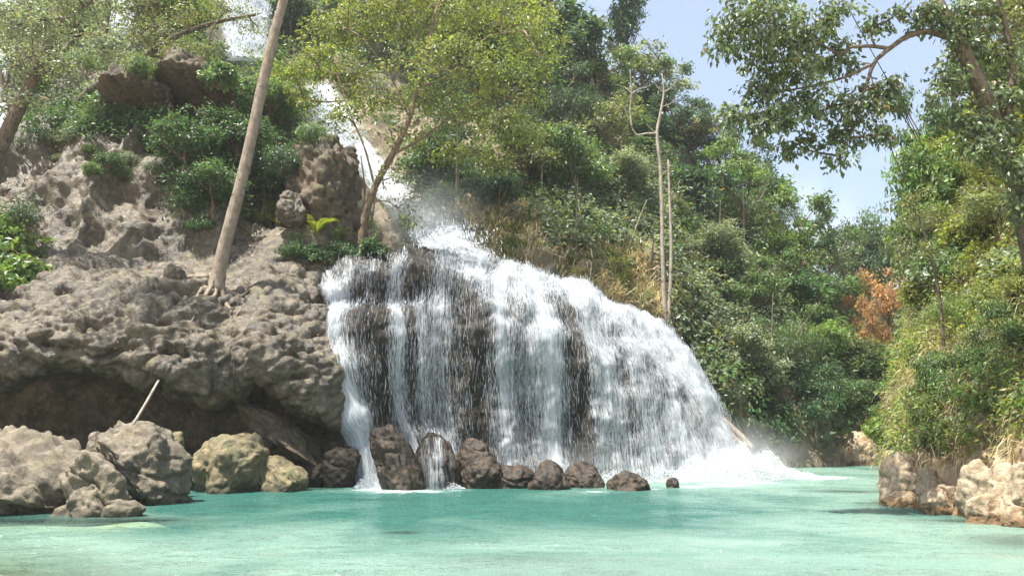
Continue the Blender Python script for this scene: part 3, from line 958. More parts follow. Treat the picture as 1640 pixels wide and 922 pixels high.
slope_fall('waterfall', 'steep misty white cascade feeding the top of the rock dome',
           [(440, 130), (485, 190), (545, 262), (598, 322), (632, 368), (648, 390), (658, 405)],
           [(550, 130), (590, 190), (628, 258), (684, 316), (758, 366), (805, 412), (826, 434)], 7, 0.35, M['fall_steep'], 0.12, 201, 0.3, 5000, .84, (.01, .025))
slope_fall('waterfall', 'high white fall dropping behind the top of the leaning pale trunk',
           [(335, -60), (338, 0), (345, 60), (350, 100)], [(450, -60), (446, 0), (440, 60), (432, 100)], 5, 0.5, M['fall_far'], 0.3, 221, 0.3, 1500, 0.95, (0.03, 0.07))
slope_fall('waterfall', 'thin white sheet seen through the branches beside the far left trunks',
           [(-40, -40), (-40, 60), (-36, 150), (-30, 240)], [(42, -40), (38, 60), (30, 150), (18, 240)], 5, 0.4, M['fall_far'], 0.25, 231, 0.3, 1200, 0.95, (0.03, 0.06))  # white sheet set behind the white gaps between the leaves
slope_fall('waterfall', 'short narrow white fall above the hollow brown boulders',
           [(170, -30), (172, 20), (176, 75)], [(222, -30), (220, 20), (212, 75)], 4, 0.4, M['fall_far'], 0.25, 241, 0.3, 600, 0.8, (0.03, 0.06))

# trickle off the left bank
pts = [(368, 520), (372, 548), (374, 580), (376, 612), (388, 634), (396, 646)]
c1, c2 = [], []
for k, (px, py) in enumerate(pts):
    h = hit(px, py, (0,))
    Y = h[0].y - 0.06
    if k and Y > lastY + 0.5:
        Y = lastY + 0.02
    lastY = Y
    c1.append(P(px - 3.2, py, Y))
    c2.append(P(px + 3.2, py, Y))
g = loft([c1[::-1], c2[::-1]], 0.05)
t = empty('trickle', g[0, 0], 'small clear trickle running down the gully between the two caves', 'trickle')
bpy.context.view_layer.update()
unparent_shift(sheet('water_thread', g, grid_normals(g), np.full(g.shape[:2], .36), 0.02, M['fall_fine'], t))


# ------------------------------------------------------------------ boulders
def ico(sub):
    bm = bmesh.new()
    bmesh.ops.create_icosphere(bm, subdivisions=sub, radius=1)
    v = np.array([x.co[:] for x in bm.verts])
    f = np.array([[y.index for y in x.verts] for x in bm.faces])
    bm.free()
    return v, f


ICO = {k: ico(k) for k in (4, 5, 6)}


def boulder_mesh(name, rx, ry, rz, seed, cuts=9, rough=1.0, lump=0.0, lean=0.0, sub=6, skew=(0, 0), tilt=0.0, hood=0.0):
    v, f = ICO[sub]
    r = np.random.default_rng(seed)
    p = v.copy()
    rough *= min(1.0, rx / 1.1)
    lump *= min(1.0, rx / 1.1)
    for _ in range(cuts):
        n = unit(r.normal(0, 1, 3) * np.array([1, 1, .8]))
        dlim = r.uniform(0.62, 0.9)
        over = (p @ n) - dlim
        p = p - np.clip(over, 0, None)[:, None] * n * 0.88
    p = p + v * (0.16 * fbm(v * 1.3 + seed, 4, seed))[:, None]
    q = p * np.array([rx, ry, rz])
    nn = unit(v / np.array([rx, ry, rz]))
    q = q + nn * (rough * (0.09 * fbm(q * 1.8 + seed, 4, seed + 2) - 0.07 * np.clip(0.16 - np.abs(vnoise(q * np.array([1.3, 1.3, 2.2]) + seed, seed + 7)), 0, 1) / .16 + 0.03 * fbm(q * 7 + seed, 3, seed + 3)))[:, None]
    if lump:
        q = q + nn * (lump * lumps(q + seed * 3.7, 3.2, seed + 4, 1.3))[:, None]
    if hood:
        q[:, 1] += hood * ry * sstep(.45, -.05, q[:, 2] / rz) * sstep(.3, -.4, q[:, 1] / ry) * sstep(1.0, .7, np.abs(q[:, 0]) / rx)
    q[:, 0] += lean * np.clip(q[:, 2] + rz * .4, 0, None)
    q[:, 2] += skew[0] * q[:, 0] + skew[1] * q[:, 1]
    if tilt:
        c, s = math.cos(tilt), math.sin(tilt)
        q[:, [0, 2]] = np.stack([c * q[:, 0] + s * q[:, 2], -s * q[:, 0] + c * q[:, 2]], -1)
    return mk_mesh(name, q, [f])


def boulder(px0, px1, py0, py1, Y, seed, mat, label, group=None, sink=0.35, deep=0.9, base=None, cat='boulder', name='boulder', **kw):
    """outline in the photograph: px0..px1, top py0, foot py1 at distance Y; the foot goes into the water or the ground"""
    a, b = P(px0, py1, Y), P(px1, py1, Y)
    top = P((px0 + px1) / 2, py0, Y)
    w = b.x - a.x
    h = top.z - a.z
    rz = h * (0.5 + sink / 2) * 1.02
    rx = w / 2 * 1.08
    ry = max(0.35 * w, rx * deep)
    me = boulder_mesh(name, rx, ry, rz, seed, **kw)
    o = link(name, me, mat, None, ((a.x + b.x) / 2, Y + ry * 0.55, top.z - rz * 0.96))
    tag(o, label, cat, group)
    return o


B = boulder
B(-230, 150, 694, 826, 17.9, 2, M['grey_boulder'], 'largest grey tan boulder lying low at the left edge of the pool', skew=(-0.24, 0), sink=.7, lump=.05, cuts=11, rough=2.2)
B(70, 206, 736, 824, 17.7, 15, M['grey_boulder'], 'knobbly tan rock at the pointed right end of the largest boulder', sink=.8, skew=(-0.25, 0), lump=.08, rough=2.4)
B(140, 286, 678, 808, 20.3, 9, M['grey_boulder'], 'tall peaked grey boulder with a pointed top under the dead stick', sink=.45, cuts=14, lean=-.12, skew=(-0.18, 0), rough=1.8)
B(130, 182, 686, 750, 20.9, 14, M['grey_boulder'], 'small grey shoulder rock against the left side of the peaked boulder', sink=.7, lump=.04)
B(226, 284, 688, 780, 22.6, 16, M['green_boulder'], 'tan boulder half hidden behind the peaked grey boulder', sink=.4)
B(294, 422, 692, 787, 24.6, 12, M['green_boulder'], 'wide olive boulder with a lit tan left edge at the water', sink=.5, cuts=10)
B(412, 488, 730, 785, 24.9, 18, M['green_boulder'], 'low tan rock touching the right end of the olive boulder', sink=.6, skew=(-.3, 0))
B(165, 226, 798, 830, 17.4, 20, M['grey_boulder'], 'small flat rock breaking the water in front of the left boulders', sink=.5, sub=5, deep=.7)
B(608, 684, 686, 786, 25.7, 22, M['dark_boulder'], 'tall wet brown rock with a sunlit crest beside the left stream', sink=.5, lean=-.34, lump=.03, cuts=9)
B(660, 736, 688, 786, 26.4, 24, M['dark_boulder'], 'rounded rock with a thin sheet of water running over it', sink=.5, cuts=5, lump=.03)
B(736, 800, 704, 760, 27.2, 26, M['dark_boulder'], 'upper dark rock of the stacked pair under the falls', sink=.9, lump=.03, cuts=11)
B(736, 812, 736, 787, 26.5, 128, M['dark_boulder'], 'lower dark rock carrying another one under the falls', sink=.6, lump=.07)
B(784, 866, 745, 785, 26.7, 30, M['dark_boulder'], 'smooth flat grey brown rock between the stacked pair and a sunlit rock', sink=.6, cuts=4)
B(848, 918, 740, 787, 26.0, 132, M['dark_boulder'], 'dark brown angular rock with a sunlit face in front of the falls', sink=.6, lump=.02, cuts=14)
B(896, 972, 745, 785, 26.9, 134, M['dark_boulder'], 'grey rounded rock in the mist to the right of the sunlit rock', sink=.6, cuts=5)
B(974, 1046, 757, 790, 25.5, 136, M['dark_boulder'], 'lone dark block shaped rock standing in the pool before the falls', sink=.6, lump=.04, cuts=10)
B(1069, 1092, 765, 783, 26.6, 38, M['dark_boulder'], 'smallest dark stone poking out of the pool right of the lone rock', sink=.6, sub=5)
# slanted rib in the second cave and blocks under it
B(368, 520, 674, 712, 26.8, 40, M['brown_rock'], 'slanted rock rib running down inside the second cave', cat='rock', name='rock', sink=.5, deep=.35, lump=.04, skew=(-.62, 0))
B(455, 520, 705, 780, 26.9, 42, M['wet_rock'], 'dark upright block at the foot of the second cave', cat='rock', name='rock', sink=.4, lump=.08)
B(512, 575, 712, 780, 26.7, 44, M['wet_rock'], 'dark block between the second cave and the left stream', cat='rock', name='rock', sink=.4, lump=.08)
# right bank stones
B(1420, 1492, 726, 808, 19.9, 50, M['bank_rock'], 'rounded cream boulder at the tip of the right bank', sink=.9, cuts=12, rough=1.6)
B(1474, 1536, 738, 814, 18.9, 52, M['bank_rock'], 'small cream boulder wedged beside the rounded one at the bank tip', sink=.9, cuts=14, rough=1.6)
B(1420, 1470, 778, 808, 19.8, 53, M['bank_rock'], 'lowest ochre stone at the very tip of the right bank', sink=.9, cuts=12, deep=.7)
B(1486, 1556, 776, 822, 17.9, 54, M['bank_rock'], 'low ochre stone at the waterline of the right bank', sink=.9, cuts=14, deep=.7)
B(1548, 1622, 734, 828, 16.9, 57, M['bank_rock'], 'tall angular cream boulder with a dark cleft on its left side', sink=.9, cuts=16, rough=1.6)
B(1598, 1700, 718, 838, 15.7, 58, M['bank_rock'], 'large grey cream boulder at the right edge of the photo', sink=.9, cuts=15, rough=1.6)
B(1550, 1640, 796, 838, 15.9, 61, M['bank_rock'], 'row of ochre rubble stone at the foot of the angular boulder', sink=.9, cuts=14, deep=.6)
B(1500, 1540, 786, 818, 18.3, 63, M['bank_rock'], 'knee high ochre stone between the small wedged boulder and the angular one', sink=.9, cuts=12)
B(1534, 1572, 798, 826, 17.5, 65, M['bank_rock'], 'broken flat stone in the cleft of the right bank', sink=.9, cuts=14)
B(1446, 1484, 790, 810, 19.6, 67, M['bank_rock'], 'small wet ochre stone below the rounded bank boulder', sink=.9, cuts=12)
B(1612, 1656, 812, 842, 15.4, 69, M['bank_rock'], 'small cream stone at the water below the large grey cream boulder', sink=.9, cuts=12)
B(1318, 1366, 706, 748, 46, 62, M['bank_rock'], 'small far tan rock at the end of the gorge', sink=.5, sub=5)
B(1334, 1424, 698, 750, 46.5, 64, M['bank_rock'], 'wide far tan rock ledge across the gorge mouth', sink=.5, sub=5, lump=.1, skew=(.12, 0))
# rocks of the upper left slope
B(458, 572, 214, 372, 33.4, 66, M['brown_rock'], 'big brown overhanging rock left of the upper cascade', cat='rock', name='rock', sink=.5, lump=.1, rough=2.4, deep=1.1, cuts=6, skew=(-.25, 0))
B(436, 488, 305, 338, 31.8, 68, M['shelf_rock'], 'rounded bare boulder above the moss mound', sink=.6)
B(238, 304, 424, 472, 27.2, 70, M['shelf_rock'], 'tan knob of rock on the terrace left of the leaning trunk', cat='rock', name='rock', sink=.8, lump=.06)
B(106, 250, 98, 206, 33.6, 72, M['brown_rock'], 'brown hooded boulder with a dark hollow below, left of the two', cat='rock', name='rock', sink=.1, lump=.1, rough=2.4, deep=1.1, hood=1.4, cuts=6)
B(214, 356, 84, 196, 34.6, 74, M['brown_rock'], 'brown hooded boulder with a dark hollow below, right of the two', cat='rock', name='rock', sink=.1, lump=.1, rough=2.4, deep=1.1, hood=1.4, cuts=6)

# dead wood
def stick(name, label, cat, pts, rad, mat, sides=7, group=None):
    q = spline(pts, 14)
    o = q[0].copy()
    mb = MB()
    mb.tube(q - o, np.interp(np.linspace(0, 1, 14), np.linspace(0, 1, len(rad)), rad), sides, 0.12, 5)
    t = link(name, mb.mesh(name), mat, None, o)
    return tag(t, label, cat, group)


h0 = P(213, 680, 20.8)
stick('dead_stick', 'pale dead stick leaning up from the peaked boulder into the cave', 'stick', [h0, P(232, 648, 21.1), P(254, 609, 21.6)], [.035, .04, .03], M['bleached'])
stick('log', 'upper reddish log sliding down beside the right foot of the falls', 'log', [P(1158, 672, 34.2), P(1180, 692, 33.9), P(1206, 718, 33.5)], [.13, .14, .12], M['pale_bark'])
stick('log', 'lower thinner log beside the right foot of the falls', 'log', [P(1160, 684, 33.9), P(1178, 702, 33.6), P(1196, 720, 33.3)], [.09, .1, .09], M['pale_bark'])


# thin water over the rounded rock beside the left stream
rk_ = [o for o in S.objects if o.get('label', '').startswith('rounded rock with a thin sheet')][0]
bpy.context.view_layer.update()
mw = rk_.matrix_world
BVH.append(BVHTree.FromPolygons([mw @ v.co for v in rk_.data.vertices], [tuple(p.vertices) for p in rk_.data.polygons]))
KR = len(BVH) - 1
tops = [(664, 700, 672, 786), (678, 690, 684, 786), (696, 686, 702, 786), (714, 694, 722, 786), (728, 712, 738, 786)]
cols = []
for x0, y0, x1, y1 in tops:
    c = []
    for k in range(7):
        x, y = x0 + (x1 - x0) * k / 6, y0 + (y1 - y0) * k / 6
        h = hit(x, y, (KR,))
        c.append(P(x, y, (h[0].y if h else (c[-1].y if c else 28.0)) - .06))
    cols.append([tuple(q) for q in c[::-1]])
g = loft(cols, 0.06)
t = empty('runoff', g[g.shape[0] // 2, 0], 'thin sheet of white water running over the rounded rock left of the stacked pair', 'waterfall')
bpy.context.view_layer.update()
dn = np.clip(0.42 + 0.35 * vnoise(np.stack([g[..., 0] * 2.5, g[..., 2] * .2, g[..., 2] * 0], -1), 4), 0, 1)
unparent_shift(sheet('water_curtain', g, grid_normals(g), dn, 0.03, M['fall'], t))
BVH.pop()
# ------------------------------------------------------------------ vegetation
def leaves(cent, outw, size, seed, droop=0.2, width=0.42, up=0.6, jit=0.7, fold=0.25):
    """one folded pointed leaf (2 quads on 6 points) per centre"""
    r = np.random.default_rng(seed)
    n = len(cent)
    N = unit(outw * 0.8 + np.array([0, 0, up * .75]) + r.normal(0, jit, (n, 3)))
    a = r.normal(0, 1, (n, 3)) * 0.9 + outw * 0.6 + np.array([0, 0, -droop])
    a = unit(a - (a * N).sum(1, keepdims=True) * N)
    a = unit(a + np.array([0, 0, -droop * 0.6]))
    b = unit(np.cross(N, a))
    N = np.cross(a, b)
    L = (size * r.uniform(0.6, 1.25, n))[:, None]
    Wd = L * width * 0.5 * r.uniform(0.8, 1.2, (n, 1))
    p = cent
    k = fold * Wd
    v = np.stack([p, p + a * L * .42 + b * Wd + N * k, p + a * L, p + a * L * .42 - b * Wd + N * k, p + a * L * .5 - N * k * .4], 1)
    # base, left, tip, right, mid rib
    f = np.array([[0, 4, 1], [4, 2, 1], [0, 3, 4], [4, 3, 2]])
    fc = (np.arange(n) * 5)[:, None, None] + f[None]
    rnd = np.repeat(r.random(n), 5)
    return v.reshape(-1, 3), fc.reshape(-1, 3), rnd


def clump_points(blobs, n_clump, per, clump_r, seed, shell=0.45, lowcut=-0.45, flat=0.6):
    """leaf positions gathered in clumps through ellipsoid lobes"""
    r = np.random.default_rng(seed)
    bl = np.array(blobs, float)
    w = (bl[:, 3] * bl[:, 4] * bl[:, 5]) ** (2 / 3)
    k = r.choice(len(bl), n_clump, p=w / w.sum())
    dr = r.normal(0, 1, (n_clump, 3))
    dr[:, 2] += 0.25
    dr = unit(dr)
    dr[:, 2] = np.maximum(dr[:, 2], lowcut)
    q = (r.random(n_clump) ** shell)[:, None]
    c = bl[k, :3] + dr * bl[k, 3:6] * q
    c = c + 0.12 * bl[k, 3:6].mean(1, keepdims=True) * r.normal(0, 1, (n_clump, 3))
    cnt = np.maximum(2, (per * r.uniform(0.4, 1.6, n_clump)).astype(int))
    idx = np.repeat(np.arange(n_clump), cnt)
    m = len(idx)
    off = r.normal(0, 1, (m, 3)) * np.array([1, 1, flat]) * (clump_r * r.uniform(0.6, 1.3, n_clump))[idx][:, None] * 0.55
    cr = r.random(n_clump)[idx]
    return c, c[idx] + off, unit(dr[idx] * 0.7 + unit(off) * 0.6), cr


def crown_mesh(name, blobs, n_clump, per, clump_r, size, seed, droop=0.2, width=0.42, up=0.6, shell=0.45, lowcut=-0.45, flat=0.6, jit=0.7):
    c, p, o, cr = clump_points(blobs, n_clump, per, clump_r, seed, shell, lowcut, flat)
    v, f, rnd = leaves(p, o, size, seed + 1, droop, width, up, jit)
    rnd = np.clip(rnd * 0.5 + np.repeat(cr, 5) * 0.5, 0, 1)
    return mk_mesh(name, v, [f], False, attrs=dict(rnd=rnd)), c


def skeleton(mb, trunk, r0, r1, blobs, clumps, seed, limb=0.42, twigs=60, sides=7, hstart=0.45, curve=0.15):
    """trunk tube, a limb into every lobe, twigs out to some clumps"""
    r = np.random.default_rng(seed)
    tp = spline(trunk, 16)
    mb.tube(tp, np.linspace(r0, r1, 16) * (1 + 0.5 * np.exp(-np.linspace(0, 1, 16) * 14)), sides + 2, 0.1, seed)
    ends = []
    for b in blobs:
        bc = np.array(b[:3])
        s = hstart + (0.97 - hstart) * r.random()
        # leave the trunk below the lobe
        k = int(np.clip(s * 15, 3, 15))
        while k > 4 and tp[k][2] > bc[2] - 0.1 * b[5]:
            k -= 1
        st = tp[k]
        mid = (st + bc) / 2 + r.normal(0, curve, 3) * np.linalg.norm(bc - st)
        mid[2] -= 0.06 * np.linalg.norm(bc - st)
        q = spline([st, mid, bc, bc + (bc - mid) * 0.35], 9)
        rr = (r0 + (r1 - r0) * k / 15) * limb
        mb.tube(q, np.linspace(rr, rr * 0.22, 9), max(4, sides - 2), 0.1, seed)
        ends.append((q, rr))
    if len(clumps) and ends:
        for i in r.choice(len(clumps), min(twigs, len(clumps)), replace=False):
            c = clumps[i]
            ds = [np.linalg.norm(q[5] - c) for q, _ in ends]
            q, rr = ends[int(np.argmin(ds))]
            st = q[r.integers(3, 8)]
            mid = (st + c) / 2 + r.normal(0, .1, 3) * np.linalg.norm(c - st)
            mb.tube(spline([st, mid, c], 5), np.linspace(rr * .3, rr * .1, 5), 3)


# ---- tree kinds (crown of radius about 1 around z = 1.25, foot at 0); every copy shares the meshes
def lobes(n, seed, rad=0.55, spread=0.62, h=1.25, zs=0.62):
    r = np.random.default_rng(seed)
    out = [(0, 0, h, .6, .6, .55)]
    for k in range(n):
        a = k * 2.4 + r.random()
        q = spread * r.uniform(0.7, 1.1)
        z = h + zs * r.uniform(-0.75, 1.0)
        s = rad * r.uniform(0.6, 1.05)
        out.append((q * math.cos(a), q * math.sin(a), z, s, s, s * .72))
    return out


KIND = {}


def kind(key, blobs, n_clump, per, clump_r, size, seed, trunk_r=(.085, .03), trunk=None, twigs=40, limb=.42, **kw):
    cm, cl = crown_mesh('crown', blobs, n_clump, per, clump_r, size, seed, **kw)
    mb = MB()
    skeleton(mb, trunk or [(0, 0, -.25), (.03, .02, .4), (-.03, .03, .8), (0, 0, 1.35)], *trunk_r, blobs, cl, seed + 3, twigs=twigs, limb=limb)
    KIND[key] = (cm, mb.mesh('trunk'))


kind('bushy', lobes(9, 1), 210, 27, .21, .125, 11)
kind('round', lobes(7, 2, .6, .5), 200, 30, .21, .11, 12)
kind('tall', [(x * .62, y * .62, z * 1.5 - .3, a * .75, b * .75, c) for x, y, z, a, b, c in lobes(9, 3, .5, .5, 1.35, .75)], 200, 26, .19, .115, 13,
     trunk=[(0, 0, -.25), (.02, .03, .7), (-.03, .0, 1.3), (.02, 0, 2.2)], trunk_r=(.075, .02))
kind('open', lobes(9, 4, .42, .75, 1.3, .8), 130, 24, .2, .12, 14, twigs=80)
kind('airy', lobes(10, 5, .36, .8, 1.35, .75), 110, 16, .22, .095, 15, twigs=110, limb=.35, trunk_r=(.06, .02))
kind('layered', [(x, y, z, a * 1.25, b * 1.25, c * .45) for x, y, z, a, b, c in lobes(10, 6, .5, .65, 1.3, .8)], 190, 26, .22, .125, 16, droop=.5)
kind('bigleaf', lobes(8, 7, .5, .6, 1.3, .75), 110, 17, .22, .2, 17, width=.5, twigs=70)
kind('feather', lobes(11, 8, .4, .75, 1.3, .85), 230, 26, .26, .1, 18, width=.22, droop=1.1, twigs=60)
kind('ragged', [(x * 1.15, y * 1.15, z, a * .8, b * .8, c * .8) for x, y, z, a, b, c in lobes(13, 9, .36, .8, 1.3, .95)], 210, 22, .18, .12, 19, twigs=80)
SHRUB = {}


def shrub_kind(key, blobs, n_clump, per, clump_r, size, seed, stems=9, **kw):
    cm, cl = crown_mesh('foliage', blobs, n_clump, per, clump_r, size, seed, **kw)
    mb = MB()
    r = np.random.default_rng(seed)
    for i in r.choice(len(cl), stems, replace=False):
        c = cl[i]
        s = np.array([c[0] * .15, c[1] * .15, -.15])
        mb.tube(spline([s, (s + c) / 2 + r.normal(0, .08, 3), c], 6), np.linspace(.03, .008, 6), 4)
    SHRUB[key] = (cm, mb.mesh('stem'))


hemi = [(0, 0, .35, .75, .75, .5), (.5, .1, .3, .45, .45, .4), (-.45, .2, .35, .5, .5, .42), (.05, -.5, .28, .5, .45, .36), (-.1, .5, .45, .5, .45, .4), (.2, .1, .7, .4, .4, .35)]
shrub_kind('mound', hemi, 150, 26, .2, .14, 31, lowcut=-.2)
shrub_kind('broad', hemi, 95, 20, .22, .22, 32, width=.6, lowcut=-.2, droop=.35)
shrub_kind('loose', [(x, y, z * 1.5, a * .8, b * .8, c) for x, y, z, a, b, c in hemi], 110, 17, .24, .14, 33, width=.3, lowcut=-.3)
shrub_kind('twiggy', [(x, y, z * 1.6, a * .85, b * .85, c) for x, y, z, a, b, c in hemi], 110, 14, .26, .1, 34, stems=40, lowcut=-.3)
shrub_kind('hanging', [(x, y, z * .8, a, b, c * 1.2) for x, y, z, a, b, c in hemi], 140, 24, .22, .16, 35, width=.28, droop=1.2, lowcut=-.9)

ZSPIN = random.Random(5)


def plant(kinds, key, name, parts, loc, scale, color, label, cat, group=None, bark='brown_bark', zs=1.0, lean=(0, 0), mat='leaf'):
    """a thing with its crown and its trunk; the meshes are shared between copies"""
    cm, tm = kinds[key]
    t = empty(name, loc, label, cat, group)
    t.rotation_euler = (lean[0], lean[1], ZSPIN.uniform(0, 6.28))
    k = scale * ZSPIN.uniform(.95, 1.05)
    t.scale = (k, k, k * zs)
    c = color if not isinstance(color, str) else GREEN[color]
    j = ZSPIN.uniform(.88, 1.14)
    if not len(tm.materials):
        tm.materials.append(M[bark])
    link(parts[0], cm, M[mat], t, None, tuple(x * j for x in c))
    o = link(parts[1], tm, None, t)
    o.material_slots[0].link = 'OBJECT'
    o.material_slots[0].material = M[bark]
    return t


def foot(px, py, which, down=8):
    """ground below a crown pixel: search downwards in the picture for the slope"""
    for k in range(60):
        h = hit(px, py + k * down, which)
        if h:
            return h[0]
    return None


def slope_tree(px, py, rpx, key, color, label, group=None, which=(2,), bark='brown_bark', back=0.0, zs=1.0):
    g = foot(px, py + rpx * 1.0, which)
    if g is None:
        return
    s = rpx * m_per_px(g.y + back)
    # stand so that the crown's middle is seen at (px, py)
    c = P(px, py, g.y + back)
    gx = drop_to(c.x, c.y, which)
    z0 = gx.z if gx else g.z
    hgt = max(0.7, (c.z - z0) / (1.25 * s))
    plant(KIND, key, 'tree', ('crown', 'trunk'), (c.x, c.y, min(z0, c.z - 1.25 * s * .8) - 0.1), s, color, label, 'tree', group, bark, zs=min(max(hgt, .8), 1.8))


TREES = [
    # skyline, left to right
    (640, -10, 95, 'ragged', 'dark', 'dark tree high on the slope behind the middle of the yellow green tree'),
    (760, 60, 90, 'round', 'dark', 'dark tree on the slope behind the right part of the yellow green crown'),
    (880, -30, 85, 'ragged', 'fresh', 'bright bushy tree on the skyline at the top edge, left of the cloud'),
    (905, 70, 70, 'bigleaf', 'dark', 'dark rounded tree just below the cloud, right of the yellow green crown'),
    (1003, 52, 54, 'tall', 'dark', 'dark ragged tree standing tallest on the skyline below the cloud'),
    (955, 105, 58, 'ragged', 'mid', 'bushy tree left of the brownish open crown on the skyline'),
    (1030, 125, 66, 'open', 'khaki', 'brownish open crowned tree high above the pale dead tree'),
    (1092, 192, 50, 'ragged', 'blue', 'blue green tree on the skyline right of the brownish open crown'),
    (1150, 232, 48, 'feather', 'dark', 'dark tree on the skyline above the pale pink and yellow shrub'),
    (905, 165, 62, 'feather', 'dark', 'dark green tree in the hollow right of the yellow green crown'),
    (975, 200, 60, 'open', 'khaki', 'khaki tree just left of the top of the pale dead tree'),
    (1110, 220, 46, 'mound2', 'olive', 'rounded olive yellow crown right of the pale dead tree'),
    (1172, 280, 54, 'ragged', 'fresh', 'fresh green tree below the tip of the overhanging branch'),
    (1230, 315, 50, 'bigleaf', 'mid', 'mid green tree on the skyline under the overhanging branch'),
    (1280, 385, 44, 'ragged', 'dark', 'dark tree at the right end of the hillside skyline beside the sky gap'),
    (920, 250, 66, 'layered', 'mid', 'layered green tree over the dark hollow left of the dead tree'),
    (840, 235, 70, 'layered', 'olive', 'olive tree below the right edge of the yellow green crown'),
    (1005, 270, 48, 'bushy', 'grey', 'grey green tree left of the twin pale trunks'),
    (1120, 300, 58, 'bigleaf', 'dark', 'dark tree close behind the twin pale trunks on the right'),
    (1190, 330, 62, 'feather', 'mid', 'mid green tree halfway down the slope under the skyline dip'),
    (1255, 400, 62, 'ragged', 'fresh', 'lit fresh green tree above the dark gorge corner'),
    (1150, 395, 54, 'round', 'grey', 'pale grey green tree right of the twin trunks'),
    (1210, 455, 60, 'ragged', 'mid', 'green tree over the steep lower slope beside the gorge'),
    (1290, 470, 54, 'bigleaf', 'dark', 'dark tree hanging over the gorge corner'),
    (1260, 545, 58, 'feather', 'mid', 'green tree leaning over the dark water hollow'),
    (1320, 540, 46, 'bushy', 'fresh', 'yellowish green tree at the gorge corner above the far tan rock'),
    (1200, 560, 54, 'layered', 'grey', 'pale layered tree beside the lower right edge of the falls'),
    (1300, 620, 46, 'layered', 'dark', 'dark lowest tree over the water in the gorge corner'),
    (1350, 410, 42, 'airy', 'mid', 'thin airy tree in the sky gap of the gorge'),
    (1385, 385, 46, 'airy', 'mid', 'far airy tree left of the red brown crown'),
    (1325, 400, 44, 'ragged', 'mid', 'far ragged tree filling the left foot of the sky gap'),
    (1370, 418, 42, 'ragged', 'dark', 'far dark ragged tree in the middle of the gorge skyline'),
    (1412, 412, 42, 'bushy', 'mid', 'far bushy tree at the right foot of the sky gap'),
    (1345, 470, 44, 'bushy', 'mid', 'far green tree in the gorge below the airy ones'),
    (1390, 460, 40, 'bushy', 'dark', 'far dark tree in the gorge behind the orange bush'),
    (1360, 560, 46, 'bushy', 'olive', 'far olive tree low in the gorge'),
    (1400, 580, 46, 'bushy', 'mid', 'far green tree low in the gorge beside the orange bush'),
    (1365, 640, 44, 'layered', 'mid', 'far tree drooping over the tan rock at the gorge mouth'),
    (1420, 640, 44, 'bushy', 'dark', 'far dark tree against the right bank above the gorge water'),
    (1062, 150, 42, 'ragged', 'mid', 'mid green ragged crown on the skyline left of the blue green tree'),
    (1196, 272, 44, 'ragged', 'dark', 'dark ragged crown on the skyline just left of the overhanging leaves'),
    (1240, 348, 42, 'feather', 'mid', 'feathery tree on the skyline below the overhanging leaves'),
    (860, 120, 70, 'ragged', 'dark', 'dark ragged tree right behind the right edge of the yellow green crown'),
    (700, 240, 60, 'layered', 'dark', 'dark tree behind the lower crown of the yellow green tree'),
    (800, 300, 48, 'bushy', 'blue', 'blue green tree above the dry grass and right of the upper cascade'),
]
KIND['mound2'] = KIND['round']
for k_, a in enumerate(TREES):
    slope_tree(*a, bark='pale_bark' if k_ % 3 == 0 else 'brown_bark')

# trees of the upper left slope
LTREES = [
    (30, 60, 80, 'open', 'mid', 'open tree among the branches at the far left top'),
    (120, 20, 80, 'airy', 'mid', 'airy tree before the short narrow fall'),
    (250, 10, 70, 'open', 'olive', 'olive tree over the hollow brown boulders'),
    (310, 75, 50, 'airy', 'mid', 'airy tree left of the high white fall'),
    (300, 20, 55, 'bushy', 'fresh', 'small fresh green tree right of the olive one at the top left'),
    (470, 30, 70, 'bushy', 'dark', 'dark tree right of the high white fall'),
    (432, 160, 52, 'bushy', 'mid', 'green tree behind the middle of the leaning pale trunk'),
    (345, 150, 75, 'bushy', 'dark', 'upper dark bushy tree left of the leaning pale trunk'),
    (380, 215, 75, 'round', 'dark', 'dark tree right behind the leaning pale trunk'),
    (300, 225, 62, 'bushy', 'dark', 'lower dark bushy tree on the cliff top left of the leaning trunk'),
    (450, 150, 60, 'open', 'fresh', 'fresh open crown between the leaning trunk and the upper cascade'),
    (345, 290, 55, 'bushy', 'dark', 'dark bush like tree growing from the cliff foot left of the leaning trunk'),
    (425, 275, 50, 'bushy', 'dark', 'dark tree above the moss mound right of the leaning trunk'),
]
for a in LTREES:
    slope_tree(*a, which=(0,))


# ---- shrubs: things with foliage and stems
def shrub(px, py, rpx, key, color, label, group=None, which=(2,), mat='leaf', sink=.25, Y=None):
    h = hit(px, py + rpx * .35, which)
    if Y:
        g = P(px, py + rpx * .35, Y)
    elif h is None:
        g = foot(px, py, which)
        if g is None:
            return
    else:
        g = h[0]
    s = rpx * m_per_px(g.y)
    plant(SHRUB, key, 'shrub', ('foliage', 'stem'), g + Vector((0, 0, -sink * s * .5)), s, color, label, 'shrub', group, mat=mat)


SH = random.Random(11)


def shrub_patch(n, poly, rr, keys, cols, label, group, which, mat='leaf'):
    """n shrubs of one look in one part of the slope; nothing tells them apart"""
    (x0, y0), (x1, y1), (x2, y2), (x3, y3) = poly
    k = 0
    for i in range(n):
        u, v = SH.random(), (i + SH.random()) / n
        px = (x0 * (1 - u) + x1 * u) * (1 - v) + (x3 * (1 - u) + x2 * u) * v
        py = (y0 * (1 - u) + y1 * u) * (1 - v) + (y3 * (1 - u) + y2 * u) * v
        shrub(px, py, SH.uniform(*rr), SH.choice(keys), SH.choice(cols), label, group, which, mat)


